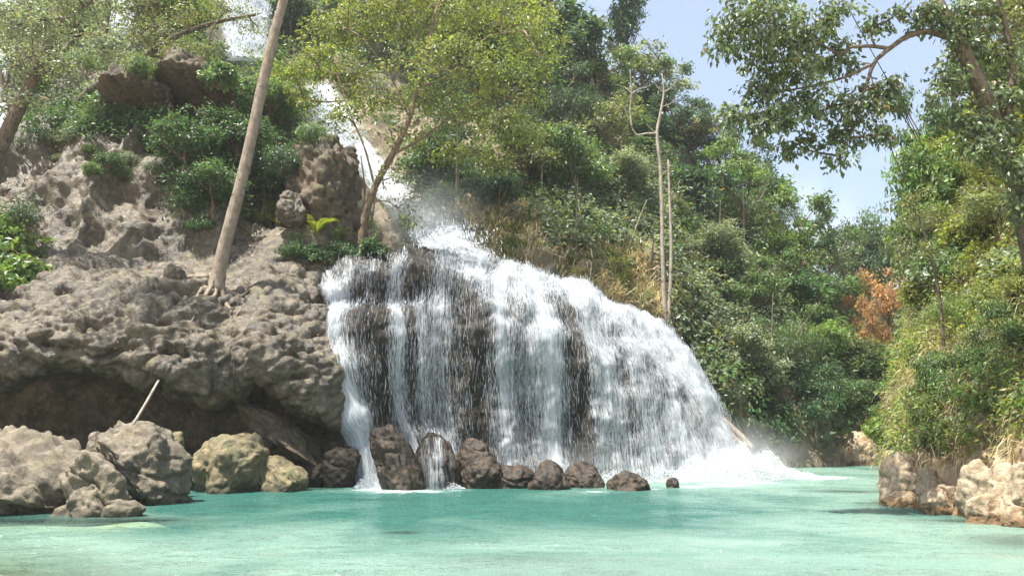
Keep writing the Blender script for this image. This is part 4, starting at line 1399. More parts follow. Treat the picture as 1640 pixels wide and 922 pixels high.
shrub_patch(16, [(850, 290), (1010, 300), (1030, 400), (860, 370)], (22, 34), ['mound', 'broad', 'twiggy'], ['grey', 'grey', 'mid'],
            'greyish broad leaved shrub on the slope above the dry grass', 'grey shrubs above the dry grass', (2,))
shrub_patch(22, [(1080, 400), (1190, 420), (1215, 590), (1110, 590)], (24, 36), ['mound', 'broad'], ['grey', 'grey', 'olive', 'mid'],
            'pale dusty shrub on the slope right of the twin pale trunks', 'dusty shrubs right of the twin trunks', (2,))
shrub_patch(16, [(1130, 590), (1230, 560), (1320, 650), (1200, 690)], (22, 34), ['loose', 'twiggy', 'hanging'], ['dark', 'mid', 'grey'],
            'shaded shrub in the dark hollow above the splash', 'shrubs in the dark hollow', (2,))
shrub_patch(14, [(1190, 430), (1330, 470), (1330, 600), (1230, 560)], (22, 34), ['mound', 'loose'], ['fresh', 'mid', 'dark'],
            'green shrub under the trees at the gorge corner', 'shrubs at the gorge corner', (2,))
shrub_patch(12, [(1330, 520), (1430, 480), (1430, 690), (1330, 690)], (20, 32), ['mound', 'loose'], ['mid', 'olive', 'dark'],
            'far shrub on the slope at the end of the gorge', 'far gorge shrubs', (2,))
shrub_patch(12, [(680, 270), (860, 250), (860, 330), (690, 320)], (24, 36), ['mound', 'loose'], ['dark', 'mid', 'blue'],
            'shaded shrub under the yellow green tree beside the upper cascade', 'shrubs beside the upper cascade', (2,))
shrub_patch(14, [(1000, 300), (1120, 330), (1110, 420), (1010, 400)], (22, 32), ['mound', 'twiggy'], ['grey', 'mid', 'olive'],
            'shrub around the middle of the twin pale trunks', 'shrubs around the twin trunks', (2,))
shrub_patch(22, [(680, 40), (1000, 110), (1180, 260), (860, 230)], (28, 44), ['mound', 'loose', 'broad'], ['dark', 'mid', 'fresh'],
            'green shrub filling the upper hillside between the trees', 'upper hillside shrubs', (2,))
shrub_patch(10, [(880, 395), (1040, 420), (1050, 500), (960, 470)], (14, 24), ['twiggy', 'loose'], ['straw', 'khaki', 'olive'],
            'dry straw coloured shrub on the slope right above the falls', 'dry shrubs above the falls', (2,))

# left slope
shrub_patch(14, [(40, 175), (230, 165), (240, 215), (40, 225)], (18, 30), ['loose', 'hanging', 'mound'], ['mid', 'dark', 'grey'],
            'green shrub along the top of the left cliff', 'shrubs on the left cliff top', (0,))
shrub_patch(14, [(240, 180), (460, 150), (460, 300), (260, 260)], (24, 36), ['mound', 'broad', 'loose'], ['dark', 'dark', 'mid'],
            'dark shrub on the slope behind the leaning pale trunk', 'dark shrubs behind the leaning trunk', (0,))
shrub_patch(12, [(0, -10), (320, -10), (320, 110), (0, 150)], (24, 38), ['loose', 'twiggy', 'mound'], ['mid', 'olive', 'dark'],
            'shrub high on the upper left slope between the white falls', 'high shrubs on the upper left slope', (0,))
shrub_patch(12, [(60, 215), (330, 215), (330, 290), (80, 270)], (15, 26), ['loose', 'hanging', 'mound'], ['mid', 'grey', 'dark'],
            'small green shrub clinging to the face of the left cliff', 'shrubs clinging to the left cliff', (0,))
shrub_patch(8, [(290, 280), (350, 270), (365, 380), (300, 350)], (18, 28), ['mound', 'loose'], ['dark', 'mid'],
            'dark shrub at the cliff foot left of the leaning trunk', 'shrubs at the cliff foot', (0,))
for a in [
    (140, 100, 36, 'loose', 'mid', 'leafy shrub growing on top of the left hooded boulder', 33.6),
    (225, 100, 34, 'hanging', 'fresh', 'fresh green shrub hanging between the two hooded boulders', 33.6),
    (290, 84, 40, 'loose', 'olive', 'leafy shrub growing on top of the right hooded boulder', 34.8),
    (350, 120, 38, 'broad', 'mid', 'broad leaved shrub at the right side of the right hooded boulder', 34.2),
    (250, 190, 36, 'broad', 'mid', 'broad leaved shrub below the two hooded boulders'),
    (500, 215, 34, 'hanging', 'mid', 'shrub hanging over the top of the big overhanging brown rock', 33.4),
    (455, 255, 36, 'hanging', 'dark', 'dark shrub on the left flank of the big overhanging brown rock', 33.0),
    (30, 345, 50, 'loose', 'dark', 'dark leafy shrub above the sunlit broad leaved plant at the left edge'),
    (20, 385, 62, 'broad', 'fresh', 'upper sunlit broad leaved plant at the left edge'),
    (22, 440, 60, 'broad', 'fresh', 'lower sunlit broad leaved plant hanging over the shelf at the left edge'),
    (-30, 420, 60, 'broad', 'mid', 'leafy plant cut by the left edge of the photo'),
    (445, 345, 36, 'mound', 'moss', 'soft light green moss mound right of the leaning trunk'),
    (470, 352, 28, 'mound', 'moss', 'smaller moss mound beside the light green one'),
    (470, 400, 30, 'mound', 'dark', 'dark low shrub at the left foot of the yellow green tree'),
    (510, 408, 32, 'broad', 'dark', 'dark broad leaved shrub in front of the fern'),
    (550, 402, 32, 'mound', 'dark', 'dark shrub at the foot of the yellow green tree'),
    (600, 398, 30, 'broad', 'dark', 'dark shrub at the edge of the dome right of the yellow green tree'),
    (540, 345, 26, 'loose', 'yellow', 'yellow green sapling between the fern and the trunk'),
    (590, 360, 24, 'loose', 'fresh', 'fresh sapling right behind the trunk of the yellow green tree'),
]:
    shrub(*a[:6], Y=a[6] if len(a) > 6 else None, which=(0, 1), mat='gloss_leaf' if a[3] == 'broad' else 'leaf')

# right bank
shrub_patch(26, [(1470, 330), (1660, 260), (1660, 480), (1480, 500)], (34, 56), ['mound', 'loose', 'twiggy'], ['khaki', 'yellow', 'moss', 'moss', 'mid'],
            'yellowish shrub on the upper part of the right bank', 'yellowish shrubs on the right bank', (3,))
shrub_patch(22, [(1470, 500), (1660, 480), (1660, 640), (1460, 640)], (32, 50), ['hanging', 'loose', 'twiggy'], ['khaki', 'mid', 'fresh', 'moss'],
            'shrub hanging on the steep middle of the right bank', 'hanging shrubs on the right bank', (3,))
shrub_patch(12, [(1455, 620), (1660, 600), (1660, 720), (1445, 700)], (24, 40), ['hanging', 'twiggy', 'loose'], ['khaki', 'straw', 'moss', 'olive'],
            'dry hanging shrub just above the rocks of the right bank', 'dry shrubs above the bank rocks', (3,))
for a in [
    (1398, 350, 26, 'mound', 'rust', 'small red brown crown at the bank edge below the sky gap'),
    (1424, 335, 40, 'broad', 'fresh', 'bright broad leaved plant on the skyline edge of the right bank'),
    (1420, 375, 40, 'hanging', 'yellow', 'yellow green drooping plant below the bright broad leaved one'),
    (1600, 640, 44, 'broad', 'fresh', 'fresh green leafy plant low on the right bank above the grey boulder'),
    (1500, 430, 44, 'broad', 'grey', 'pale broad leaved shrub on the face of the right bank'),
    (1620, 420, 52, 'broad', 'grey', 'pale leafy shrub high at the right edge of the photo'),
]:
    shrub(*a, which=(3,))
slope_tree(1422, 478, 44, 'ragged', 'orange', 'orange brown tree on the far slope beside the left edge of the right bank', which=(2,), back=-8)
slope_tree(1392, 520, 30, 'ragged', 'orange', 'smaller orange tree below the orange brown one in the gorge', which=(2,), back=-6)
RTREES = [
    (1475, 270, 62, 'bushy', 'fresh', 'fresh green tree on the bank skyline right of the hanging vines'),
    (1450, 265, 50, 'airy', 'khaki', 'thin grey airy tree on the skyline edge of the right bank'),
    (1545, 245, 70, 'bushy', 'yellow', 'yellow green tree on the right bank below the dark trunk'),
    (1620, 190, 80, 'bushy', 'yellow', 'yellow tree high at the right edge behind the dark trunk'),
    (1500, 350, 62, 'airy', 'olive', 'olive airy tree on the upper face of the right bank'),
    (1600, 330, 62, 'open', 'khaki', 'khaki tree under the foot of the dark trunk'),
    (1660, 90, 90, 'open', 'olive', 'olive tree at the upper right corner behind the trunk'),
    (1500, 170, 60, 'ragged', 'mid', 'mid green ragged tree behind the lower part of the arching trunk'),
    (1560, 120, 74, 'bigleaf', 'olive', 'olive large leaved tree behind the middle of the arching trunk'),
    (1620, 20, 90, 'ragged', 'moss', 'mossy yellow tree at the top right behind the arching trunk'),
    (1590, 255, 66, 'feather', 'yellow', 'feathery yellow tree beside the foot of the arching trunk'),
    (1465, 330, 46, 'bigleaf', 'fresh', 'fresh large leaved tree on the bank edge beside the sky gap'),
]
for a in RTREES:
    slope_tree(*a, which=(3,))
# ------------------------------------------------------------------ ground cover
def project(p):
    q = p - np.array([0, 0, CAM_Z])
    dep = q[..., 1] * CT + q[..., 2] * ST
    v = -q[..., 1] * ST + q[..., 2] * CT
    return 820 + FPX * q[..., 0] / dep, 461 - FPX * v / dep


def scatter(g, n, maskf, seed):
    """random points of a terrain grid, maskf(px, py, point) gives how much grows there"""
    r = np.random.default_rng(seed)
    nrm = grid_normals(g).reshape(-1, 3)
    area = np.linalg.norm(np.cross(np.gradient(g, axis=0), np.gradient(g, axis=1)), axis=2).ravel()
    p = g.reshape(-1, 3)
    px, py = project(p)
    w = area * np.clip(maskf(px, py, p), 0, 1)
    i = r.choice(len(w), n, p=w / w.sum())
    return p[i] + r.normal(0, .06, (n, 3)), nrm[i]


def box(px, py, x0, y0, x1, y1, soft=25):
    return sstep(x0 - soft, x0 + soft, px) * (1 - sstep(x1 - soft, x1 + soft, px)) * sstep(y0 - soft, y0 + soft, py) * (1 - sstep(y1 - soft, y1 + soft, py))


def ground_cover(name, label, g, n, per, rad, size, color, maskf, seed, height=.5, width=.5, droop=.3, mat='leaf', bumps=0.5):
    p, nr_ = scatter(g, n, maskf, seed)
    r = np.random.default_rng(seed + 1)
    up = unit(nr_ * .8 + np.array([0, 0, .5]))
    hgt = height * np.clip(0.35 + bumps * (1 + fbm(p * .55, 2, seed)), 0, 2)[:, None] * r.random((n, 1)) ** .6
    c = p + up * hgt
    idx = np.repeat(np.arange(n), per)
    off = r.normal(0, rad * .5, (len(idx), 3))
    v, f, rnd = leaves(c[idx] + off, unit(up[idx] + .6 * unit(off)), size, seed + 2, droop, width)
    rnd = np.clip(.6 * rnd + .4 * np.repeat(r.random(n)[idx], 5), 0, 1)
    me = mk_mesh(name, v, [f], False, attrs=dict(rnd=rnd))
    return tag(link(name, me, M[mat], color=GREEN[color]), label, 'undergrowth', kind='stuff')


def grass(name, label, g, n, color, maskf, seed, h=.5, w=.018, lay=.6, per=7, down=0.0, rad=.12):
    p, nr_ = scatter(g, n, maskf, seed)
    r = np.random.default_rng(seed + 1)
    idx = np.repeat(np.arange(n), per)
    m = len(idx)
    b = p[idx] + r.normal(0, rad, (m, 3)) * np.array([1, 1, .3])
    d = unit(nr_[idx] * .6 + np.array([0, 0, 1.0 - 2.2 * down]) + r.normal(0, lay, (m, 3)))
    s = unit(np.cross(d, r.normal(0, 1, (m, 3))))
    L = (h * r.uniform(.4, 1.3, m))[:, None]
    mid = b + d * L * .55
    tip = b + d * L + np.array([0, 0, -1.0]) * L * (.25 + .5 * r.random((m, 1)))
    v = np.stack([b - s * w, b + s * w, mid + s * w * .8, mid - s * w * .8, tip], 1).reshape(-1, 3)
    o = (np.arange(m) * 5)[:, None, None]
    f = (o + np.array([[0, 1, 2], [0, 2, 3], [3, 2, 4]])[None]).reshape(-1, 3)
    me = mk_mesh(name, v, [f], False, attrs=dict(rnd=np.repeat(r.random(m), 5)))
    return tag(link(name, me, M['dry'], color=GREEN[color]), label, 'grass', kind='stuff')


dryzone = lambda px, py: np.clip(box(px, py, 690, 330, 860, 480) + box(px, py, 820, 395, 1060, 545), 0, 1)
hill_ok = lambda px, py, p: (1 - 0.92 * dryzone(px, py)) * (1 - box(px, py, 430, 100, 650, 420, 30) * .7) * (p[..., 2] > .8) * (px > 380) * (p[..., 1] < 84)
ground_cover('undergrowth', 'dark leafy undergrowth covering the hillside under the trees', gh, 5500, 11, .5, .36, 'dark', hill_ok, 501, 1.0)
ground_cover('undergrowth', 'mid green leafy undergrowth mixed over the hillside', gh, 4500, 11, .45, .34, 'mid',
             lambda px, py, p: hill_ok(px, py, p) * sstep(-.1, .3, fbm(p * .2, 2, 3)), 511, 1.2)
ground_cover('undergrowth', 'pale grey green leafy undergrowth around the twin pale trunks', gh, 3400, 11, .4, .32, 'grey',
             lambda px, py, p: hill_ok(px, py, p) * np.clip(box(px, py, 860, 270, 1060, 420) + box(px, py, 1060, 380, 1240, 640), 0, 1), 521, 1.1)
grass('dry_grass', 'straw coloured dry grass on the bare slope right above the falls', gh, 6000, 'straw',
      lambda px, py, p: dryzone(px, py) * sstep(-.45, .1, fbm(p * .6, 2, 9)), 531, .7, .02)
grass('dry_grass', 'olive green grass tufts mixed into the dry slope', gh, 4500, 'moss',
      lambda px, py, p: dryzone(px, py) * sstep(0, .3, fbm(p * .5, 2, 19)), 541, .6, .02)

lb_ok = lambda px, py, p: (1 - .9 * box(px, py, 338, -80, 442, 85, 8)) * sstep(215, 185, py) * (px < 560) * (p[..., 1] < 80)
ground_cover('undergrowth', 'dark green undergrowth over the upper left slope', gl, 4200, 12, .4, .22, 'mid', lb_ok, 551, .8)
ground_cover('undergrowth', 'dark leafy cover on the slope behind the leaning trunk', gl, 2600, 13, .4, .2, 'dark',
             lambda px, py, p: np.clip(box(px, py, 280, 150, 470, 330) + box(px, py, 20, 165, 250, 225, 12) * .6, 0, 1), 561, .6)
ground_cover('fallen_leaves', 'brown fallen leaves strewn over the left rock shelf and cliff', gl, 900, 2, .3, .09, 'rust',
             lambda px, py, p: box(px, py, -100, 240, 540, 560, 20), 571, .03)

rb_ok = lambda px, py, p: sstep(760, 715, py + 30 * fbm(p * .7, 2, 4)) * (p[..., 2] > .9) * (px > 1390) * (px < 1900) * (p[..., 1] < 60)
ground_cover('undergrowth', 'mossy green leafy cover over the right bank', gr, 5200, 12, .32, .15, 'moss', rb_ok, 601, .5)
ground_cover('undergrowth', 'yellow green leafy cover over the right bank', gr, 2600, 12, .3, .14, 'yellow',
             lambda px, py, p: rb_ok(px, py, p) * sstep(-.1, .25, fbm(p * .45, 2, 8)), 611, .55)
ground_cover('undergrowth', 'fresh green creepers over the right bank', gr, 3200, 12, .3, .16, 'fresh',
             lambda px, py, p: rb_ok(px, py, p) * sstep(.1, .35, fbm(p * .5, 2, 18)), 621, .5)
grass('hanging_grass', 'dry pale grass and rootlets hanging over the rocks of the right bank', gr, 3600, 'straw',
      lambda px, py, p: sstep(755, 715, py) * sstep(360, 560, py) * (px > 1400) * (px < 1900) * (p[..., 2] > .7) * sstep(-.35, .1, fbm(p * .7, 2, 28)), 631, .5, .009, .5, 7, .8)
grass('hanging_grass', 'greenish yellow grass hanging on the right bank', gr, 5000, 'moss',
      lambda px, py, p: rb_ok(px, py, p) * sstep(-.2, .2, fbm(p * .6, 2, 38)), 641, .5, .010, .5, 7, .5)


# ------------------------------------------------------------------ the large single trees
def hero(name, label, cat, trunk_px, radii, blobs_px, Y, n_clump, per, clump_r, size, color, seed, bark, limbs_px=(), deep=.8, ydev=.35, twigs=160,
         leaf='leaf', limb=.36, hstart=.45, droop=.3, width=.42, root0=None, shell=.5, lowcut=-.7, flat=.7, extra_trunks=(), limbr=.05, merge=False):
    """trunk, limbs and most lobes follow what is seen in the photograph at the tree's own distance; lobes have real depth"""
    r = np.random.default_rng(seed)
    tw = [P(*(q if len(q) == 3 else (*q, Y))) for q in trunk_px]
    if root0 is not None:
        tw[0] = Vector(root0)
    o = tw[0].copy()
    bl = []
    for b in blobs_px:
        yy = Y + (b[4] if len(b) > 4 else r.uniform(-1, 1) * ydev * b[2] * m_per_px(Y) * 3)
        c = P(b[0], b[1], yy) - o
        s = m_per_px(yy)
        bl.append((c.x, c.y, c.z, b[2] * s, b[2] * s * deep, b[3] * s))
    t = empty(name, o, label, cat)
    cm, cl = crown_mesh('crown', bl, n_clump, per, clump_r, size, seed, droop=droop, width=width, shell=shell, lowcut=lowcut, flat=flat) if bl else (None, [])
    mb = MB()
    tr = [q - o for q in tw]
    tp = spline(tr, 26)
    rr = np.interp(np.linspace(0, 1, 26), np.linspace(0, 1, len(radii)), radii)
    mb.tube(tp, rr, 12, .10, seed)
    if not merge:
        link('trunk', mb.mesh('trunk'), M[bark], t)
        mb = MB()
    ends = []
    for lp in limbs_px:
        if not blobs_px:
            mb = MB()
        q = spline([P(*(k if len(k) == 3 else (*k, Y))) - o for k in lp[0]], 14)
        mb.tube(q, np.linspace(lp[1], lp[1] * .4, 14), 7, .1, seed)
        ends.append(q)
        if not blobs_px:
            link('branch', mb.mesh('branch'), M[bark], t)
            mb = MB()
    for b in bl:
        bc = np.array(b[:3])
        src = ends + [tp[int(26 * hstart):]]
        best = min(((np.linalg.norm(s_[k] - bc) + (0.6 if s_[k][2] > bc[2] else 0), i, k) for i, s_ in enumerate(src) for k in range(len(s_))), key=lambda x: x[0])
        st = src[best[1]][best[2]]
        mid = (st + bc) / 2 + r.normal(0, .1, 3) * np.linalg.norm(bc - st)
        q = spline([st, mid, bc, bc + (bc - mid) * .3], 9)
        mb.tube(q, np.linspace(limbr, limbr * .3, 9), 6, .1, seed)
        ends.append(q)
    if len(cl):
        allp = np.concatenate(ends)
        for i in r.choice(len(cl), min(twigs, len(cl)), replace=False):
            k = int(np.argmin(np.linalg.norm(allp - cl[i], axis=1)))
            st = allp[k]
            mid = (st + cl[i]) / 2 + r.normal(0, .12, 3) * np.linalg.norm(cl[i] - st)
            mb.tube(spline([st, mid, cl[i]], 5), np.linspace(limbr * .32, limbr * .1, 5), 3)
    if mb.n:
        nm = 'trunk' if merge else 'branches'
        link(nm, mb.mesh(nm), M[bark], t)
    for e in extra_trunks:
        mb = MB()
        q = spline([P(*(k if len(k) == 3 else (*k, Y))) - o for k in e[0]], 20)
        mb.tube(q, np.interp(np.linspace(0, 1, 20), np.linspace(0, 1, len(e[1])), e[1]), 9, .1, seed + 1)
        link('trunk', mb.mesh('trunk'), M[bark], t)
    if cm:
        link('crown', cm, M[leaf], t, None, color if not isinstance(color, str) else GREEN[color])
    return t, o


# yellow green tree beside the cascade
hb = hit(578, 396, (0, 1, 2))
YC = hb[0].y
hero('tree', 'large yellow green tree leaning right above the top of the falls', 'tree',
     [(576, 405), (584, 350), (600, 300), (628, 248), (656, 190), (668, 140), (684, 80), (700, 10)], [.22, .19, .17, .16, .12, .1, .08, .05],
     [(545, 55, 70, 50), (610, 20, 80, 55), (690, 25, 95, 60), (780, 20, 100, 65), (845, 55, 70, 60), (865, 95, 45, 45), (700, 105, 85, 45),
      (790, 115, 90, 55), (550, 125, 60, 36), (615, 165, 62, 34), (690, 165, 60, 34), (850, 170, 42, 36), (760, 190, 75, 34), (835, 220, 50, 26),
      (545, 185, 46, 22), (660, 215, 46, 20), (720, 245, 50, 20), (780, 255, 50, 18), (660, -50, 110, 50), (790, -60, 110, 50), (560, -30, 70, 40),
      (500, 95, 42, 30), (490, 160, 40, 28), (470, 115, 34, 26), (640, 330, 30, 12), (655, 355, 26, 9), (625, 285, 26, 14)],
     YC, 1250, 24, .44, .225, (0.15, 0.185, 0.045), 701, 'brown_bark',
     limbs_px=[([(628, 248), (670, 225), (720, 190), (790, 150)], .08), ([(600, 300), (585, 240), (560, 180), (540, 120)], .06),
               ([(656, 190), (640, 150), (610, 100), (580, 60)], .05), ([(668, 140), (720, 120), (780, 60), (840, 50)], .06),
               ([(592, 325), (620, 322), (650, 345)], .03)],
     extra_trunks=[([(580, 404), (582, 350), (584, 300), (578, 250)], [.06, .05, .03]), ([(586, 404), (596, 350), (602, 310), (612, 262)], [.05, .04, .02])],
     root0=hb[0] - Vector((0, 0, .3)), twigs=260)

# leaning pale trunk with bare roots
hb = hit(349, 462, (0,))
YL = hb[0].y - 0.1
t, o = hero('tree', 'tall bare pale trunk leaning right, standing on exposed roots on the rock shelf', 'tree',
            [(345, 466), (350, 436), (364, 376), (383, 305), (401, 228), (419, 143), (439, 55), (458, -15), (474, -90), (486, -170)],
            [.33, .245, .225, .21, .2, .19, .18, .17, .14, .1],
            [(440, -190, 70, 40), (500, -230, 90, 50), (560, -190, 70, 40), (470, -270, 80, 40), (400, -130, 60, 30, -3), (330, -120, 70, 34, -4.5), (250, -110, 70, 34, -5), (420, -180, 70, 34, -5)],  # forward lobes, out of view, are added to dapple the shelf with shade
            YL, 240, 22, .4, .18, 'mid', 721, 'pale_bark', hstart=.88, twigs=50, limbr=.07, merge=True)
rr_ = np.random.default_rng(3)
for k in range(11):
    an = k / 11 * 2 * math.pi + rr_.normal(0, .15)
    if 0.3 < an < 2.5 and k % 2:
        continue
    reach = rr_.uniform(1.0, 2.3)
    q = [Vector((.12 * math.cos(an), .12 * math.sin(an), .55))]
    for f_ in (.16, .35, .6, .85, 1.0):
        a2 = an + rr_.normal(0, .16) * f_
        x, y = o.x + reach * f_ * math.cos(a2) + .1 * math.cos(an), o.y + reach * f_ * math.sin(a2)
        gq = drop_to(x, y, (0,), o.z + 1.2)
        z = gq.z if gq else o.z
        q.append(Vector((x, y, max(z, o.z - 1.6) + .03 - .05 * f_)) - o)
    mb = MB()
    mb.tube(spline(q, 18), np.linspace(.12, .018, 18), 6, .3, k)
    link('root', mb.mesh('root'), M['pale_bark'], t)

# left edge trees
hb = hit(-66, 398, (0,))
hero('tree', 'grey leaning trunk with small dark leaves at the upper left corner', 'tree',
     [(-66, 400), (-15, 270), (20, 195), (55, 118), (85, 50), (105, -20), (118, -80)], [.34, .27, .26, .24, .22, .19, .15],
     [(55, 45, 75, 45, -2), (130, 15, 60, 36, -4), (20, 100, 50, 34), (165, 75, 50, 30), (-10, 20, 60, 40, -3), (90, 110, 44, 24), (110, -60, 90, 40, -5), (200, -20, 60, 30, -6), (20, -60, 80, 40, -6), (40, 160, 34, 18), (-20, 160, 36, 26)],  # upper lobes set forward, partly out of view, to throw dapples on the shelf
     hb[0].y - 1.0, 520, 20, .36, .16, 'grey', 741, 'dark_bark', hstart=.55, twigs=160,
     limbs_px=[([(20, 195), (10, 150), (0, 110), (-20, 60)], .07), ([(55, 118), (30, 80), (0, 50)], .05), ([(70, 85), (110, 60), (160, 50)], .05)], leaf='gloss_leaf')
hb = hit(122, 168, (0,))
hero('tree', 'dark crooked tree arching right over the hollow brown boulders', 'tree',
     [(118, 172), (150, 140), (205, 112), (250, 78), (290, 55), (345, 36), (410, 24)], [.2, .19, .18, .16, .13, .1, .06],
     [(230, 60, 44, 22), (300, 30, 50, 26), (360, 20, 50, 22), (410, 40, 36, 22), (180, 95, 36, 18), (270, 95, 34, 15), (330, 85, 30, 14)],
     hb[0].y - .8, 200, 18, .38, .16, 'olive', 751, 'dark_bark', hstart=.3, twigs=90, merge=True)
hb = hit(185, 90, (0,))
hero('tree', 'slim upright dark trunk beside the short narrow fall', 'tree',
     [(160, 120), (165, 70), (172, 20), (178, -50)], [.2, .17, .15, .12], [(150, 0, 50, 34), (200, -30, 50, 34), (170, -70, 60, 30)],
     hb[0].y - 2, 110, 20, .38, .16, 'olive', 761, 'dark_bark', hstart=.6, twigs=50)
hb = hit(60, 150, (0,))
hero('tree', 'thin forked sapling with grey bark at the left edge', 'tree',
     [(2, 215), (8, 150), (22, 95), (40, 40), (52, -10)], [.13, .12, .1, .08, .05], [(50, 20, 40, 24), (10, 60, 36, 24), (60, 80, 34, 18)],
     hb[0].y - 2, 80, 18, .34, .15, 'grey', 771, 'dark_bark', hstart=.5, twigs=40, extra_trunks=[([(8, 150), (-5, 100), (-12, 40)], [.09, .07, .05])])

# twin pale trunks
hb = hit(1066, 534, (2,))
YD = hb[0].y - .2
hero('dead_tree', 'bare pale dead tree with twin trunks and crooked upper branches', 'dead tree',
     [(1066, 540), (1064, 480), (1061, 400), (1060, 330), (1057, 262), (1052, 214), (1058, 180), (1063, 148), (1060, 118)], [.17, .125, .11, .10, .095, .085, .065, .045, .025],
     [], YD, 0, 0, 0, 0, 'dark', 781, 'bleached',
     limbs_px=[([(1052, 214), (1036, 214), (1020, 216), (1012, 205)], .07), ([(1012, 205), (1009, 178), (1011, 150), (1009, 112)], .05), ([(1063, 148), (1074, 141), (1084, 128)], .04),
               ([(1011, 150), (1024, 143), (1044, 136)], .035), ([(1058, 172), (1074, 166), (1084, 156)], .035), ([(1011, 150), (1000, 140), (988, 136)], .03),
               ([(1052, 214), (1040, 204), (1036, 198)], .03), ([(1062, 148), (1052, 138), (1046, 128)], .03), ([(1010, 180), (1002, 178), (996, 170)], .025)],
     extra_trunks=[([(1069, 538), (1073, 470), (1075, 400), (1073, 330), (1070, 256)], [.14, .105, .09, .075, .035])])

# overhanging tree on the right
gx = drop_to(P(1672, 570, 17.4).x, 17.4, (3,))
hero('tree', 'dark trunked tree arching from the right bank with big drooping leaves over the pool', 'tree',
     [(1672, 600, 17.6), (1660, 470, 17.4), (1636, 340, 17.2), (1606, 232, 17.1), (1575, 150, 17), (1535, 68, 17), (1484, -30, 17.2), (1440, -120, 17.4)],
     [.24, .2, .185, .175, .165, .15, .12, .09],
     [(1212, 35, 78, 50), (1290, 45, 60, 45), (1165, 70, 40, 30), (1250, 100, 70, 40), (1330, 95, 55, 36), (1225, 145, 45, 30), (1300, 160, 55, 40), (1370, 175, 55, 36),
      (1415, 150, 40, 34), (1240, 195, 62, 34), (1330, 225, 52, 26), (1410, 215, 30, 20), (1270, 235, 36, 22), (1345, 255, 30, 18), (1170, 190, 40, 24), (1345, 20, 40, 18),
      (1400, 45, 34, 14), (1440, 20, 24, 20), (1490, 25, 46, 32), (1560, 25, 60, 40), (1600, 90, 50, 40), (1590, 170, 46, 40), (1570, 240, 40, 30), (1630, 270, 44, 40), (1640, 150, 40, 40), (1545, 60, 40, 34), (1565, 200, 34, 30), (1605, 215, 30, 40), (1640, 330, 36, 40), (1525, 120, 34, 30), (1500, 155, 22, 20), (1545, 195, 36, 28), (1250, -40, 110, 40), (1420, -50, 90, 34)],
     17.0, 1450, 13, .17, .15, (0.10, 0.135, 0.066), 801, 'dark_bark', hstart=.55, twigs=420, droop=.8, width=.5, leaf='gloss_leaf', limbr=.03, ydev=.25, flat=.8,
     limbs_px=[([(1538, 66), (1505, 55), (1480, 50), (1450, 60), (1425, 78), (1400, 100), (1388, 135), (1370, 175)], .085), ([(1425, 78), (1395, 74), (1362, 76), (1345, 86), (1310, 70), (1250, 50)], .05),
               ([(1395, 104), (1350, 125), (1290, 140), (1230, 150)], .04), ([(1378, 160), (1330, 172), (1280, 190), (1230, 195)], .035), ([(1484, -30), (1400, -50), (1300, -40), (1220, 0)], .07),
               ([(1606, 232), (1622, 120), (1612, 50), (1590, -40)], .09), ([(1560, 120), (1530, 130), (1505, 150)], .04), ([(1380, 150), (1370, 200), (1345, 250)], .03)],
     root0=Vector((P(1672, 600, 17.6).x, 17.6, (gx.z if gx else P(1672, 600, 17.6).z) - .2)))

# slim dark stem on the right bank
hb = hit(1512, 560, (3,))
hero('sapling', 'slender dark curved stem in front of the right bank', 'sapling', [(1512, 566), (1508, 500), (1498, 440), (1484, 385), (1470, 345)], [.05, .045, .04, .035, .025],
     [(1470, 345, 26, 16), (1490, 400, 22, 14), (1455, 325, 20, 14)], hb[0].y - .6, 40, 14, .25, .13, 'olive', 821, 'dark_bark', hstart=.5, twigs=20, limbr=.015)

# lianas
for lab, pts in (('longest thin liana slanting from the overhanging branch down to the right bank', [(1352, 0, 17), (1400, 90, 17.2), (1445, 170, 17.6), (1478, 235, 18.6), (1486, 255, 19.4)]),
                 ('thin liana hanging close to the sky gap under the overhanging leaves', [(1395, 120, 17), (1404, 165, 17.1), (1413, 195, 17.3), (1430, 245, 18.6), (1452, 296, 21)]),
                 ('short liana crossing the sky beside the overhanging leaves', [(1420, 140, 17), (1432, 156, 17.2), (1446, 185, 17.6), (1468, 222, 18.3)])):
    stick('liana', lab, 'vine', [P(*k) for k in pts], [.012, .011, .012], M['dark_bark'], 5, 'lianas under the overhanging tree')
for lab, pts, r_ in (('leaning grey dead branch on the dry slope beside the waterfall crest', [(940, 490), (944, 455), (948, 418)], .05),
                     ('broken forked dead branch on the dry slope left of the twin trunks', [(990, 488), (1004, 472), (1020, 460)], .05),
                     ('thin bent dead branch in front of the grey shrubs above the dry slope', [(842, 460), (852, 420), (846, 385), (866, 360)], .035),
                     ('thin pale dead pole leaning among the grey shrubs left of the twin trunks', [(1008, 398), (1020, 360), (1036, 320)], .04)):
    h = hit(*pts[0], (2,))
    stick('dead_branch', lab, 'branch', [P(*k, h[0].y - .15 - .05 * i) for i, k in enumerate(pts)], [r_, r_ * .8, r_ * .4], M['bleached'], 5)


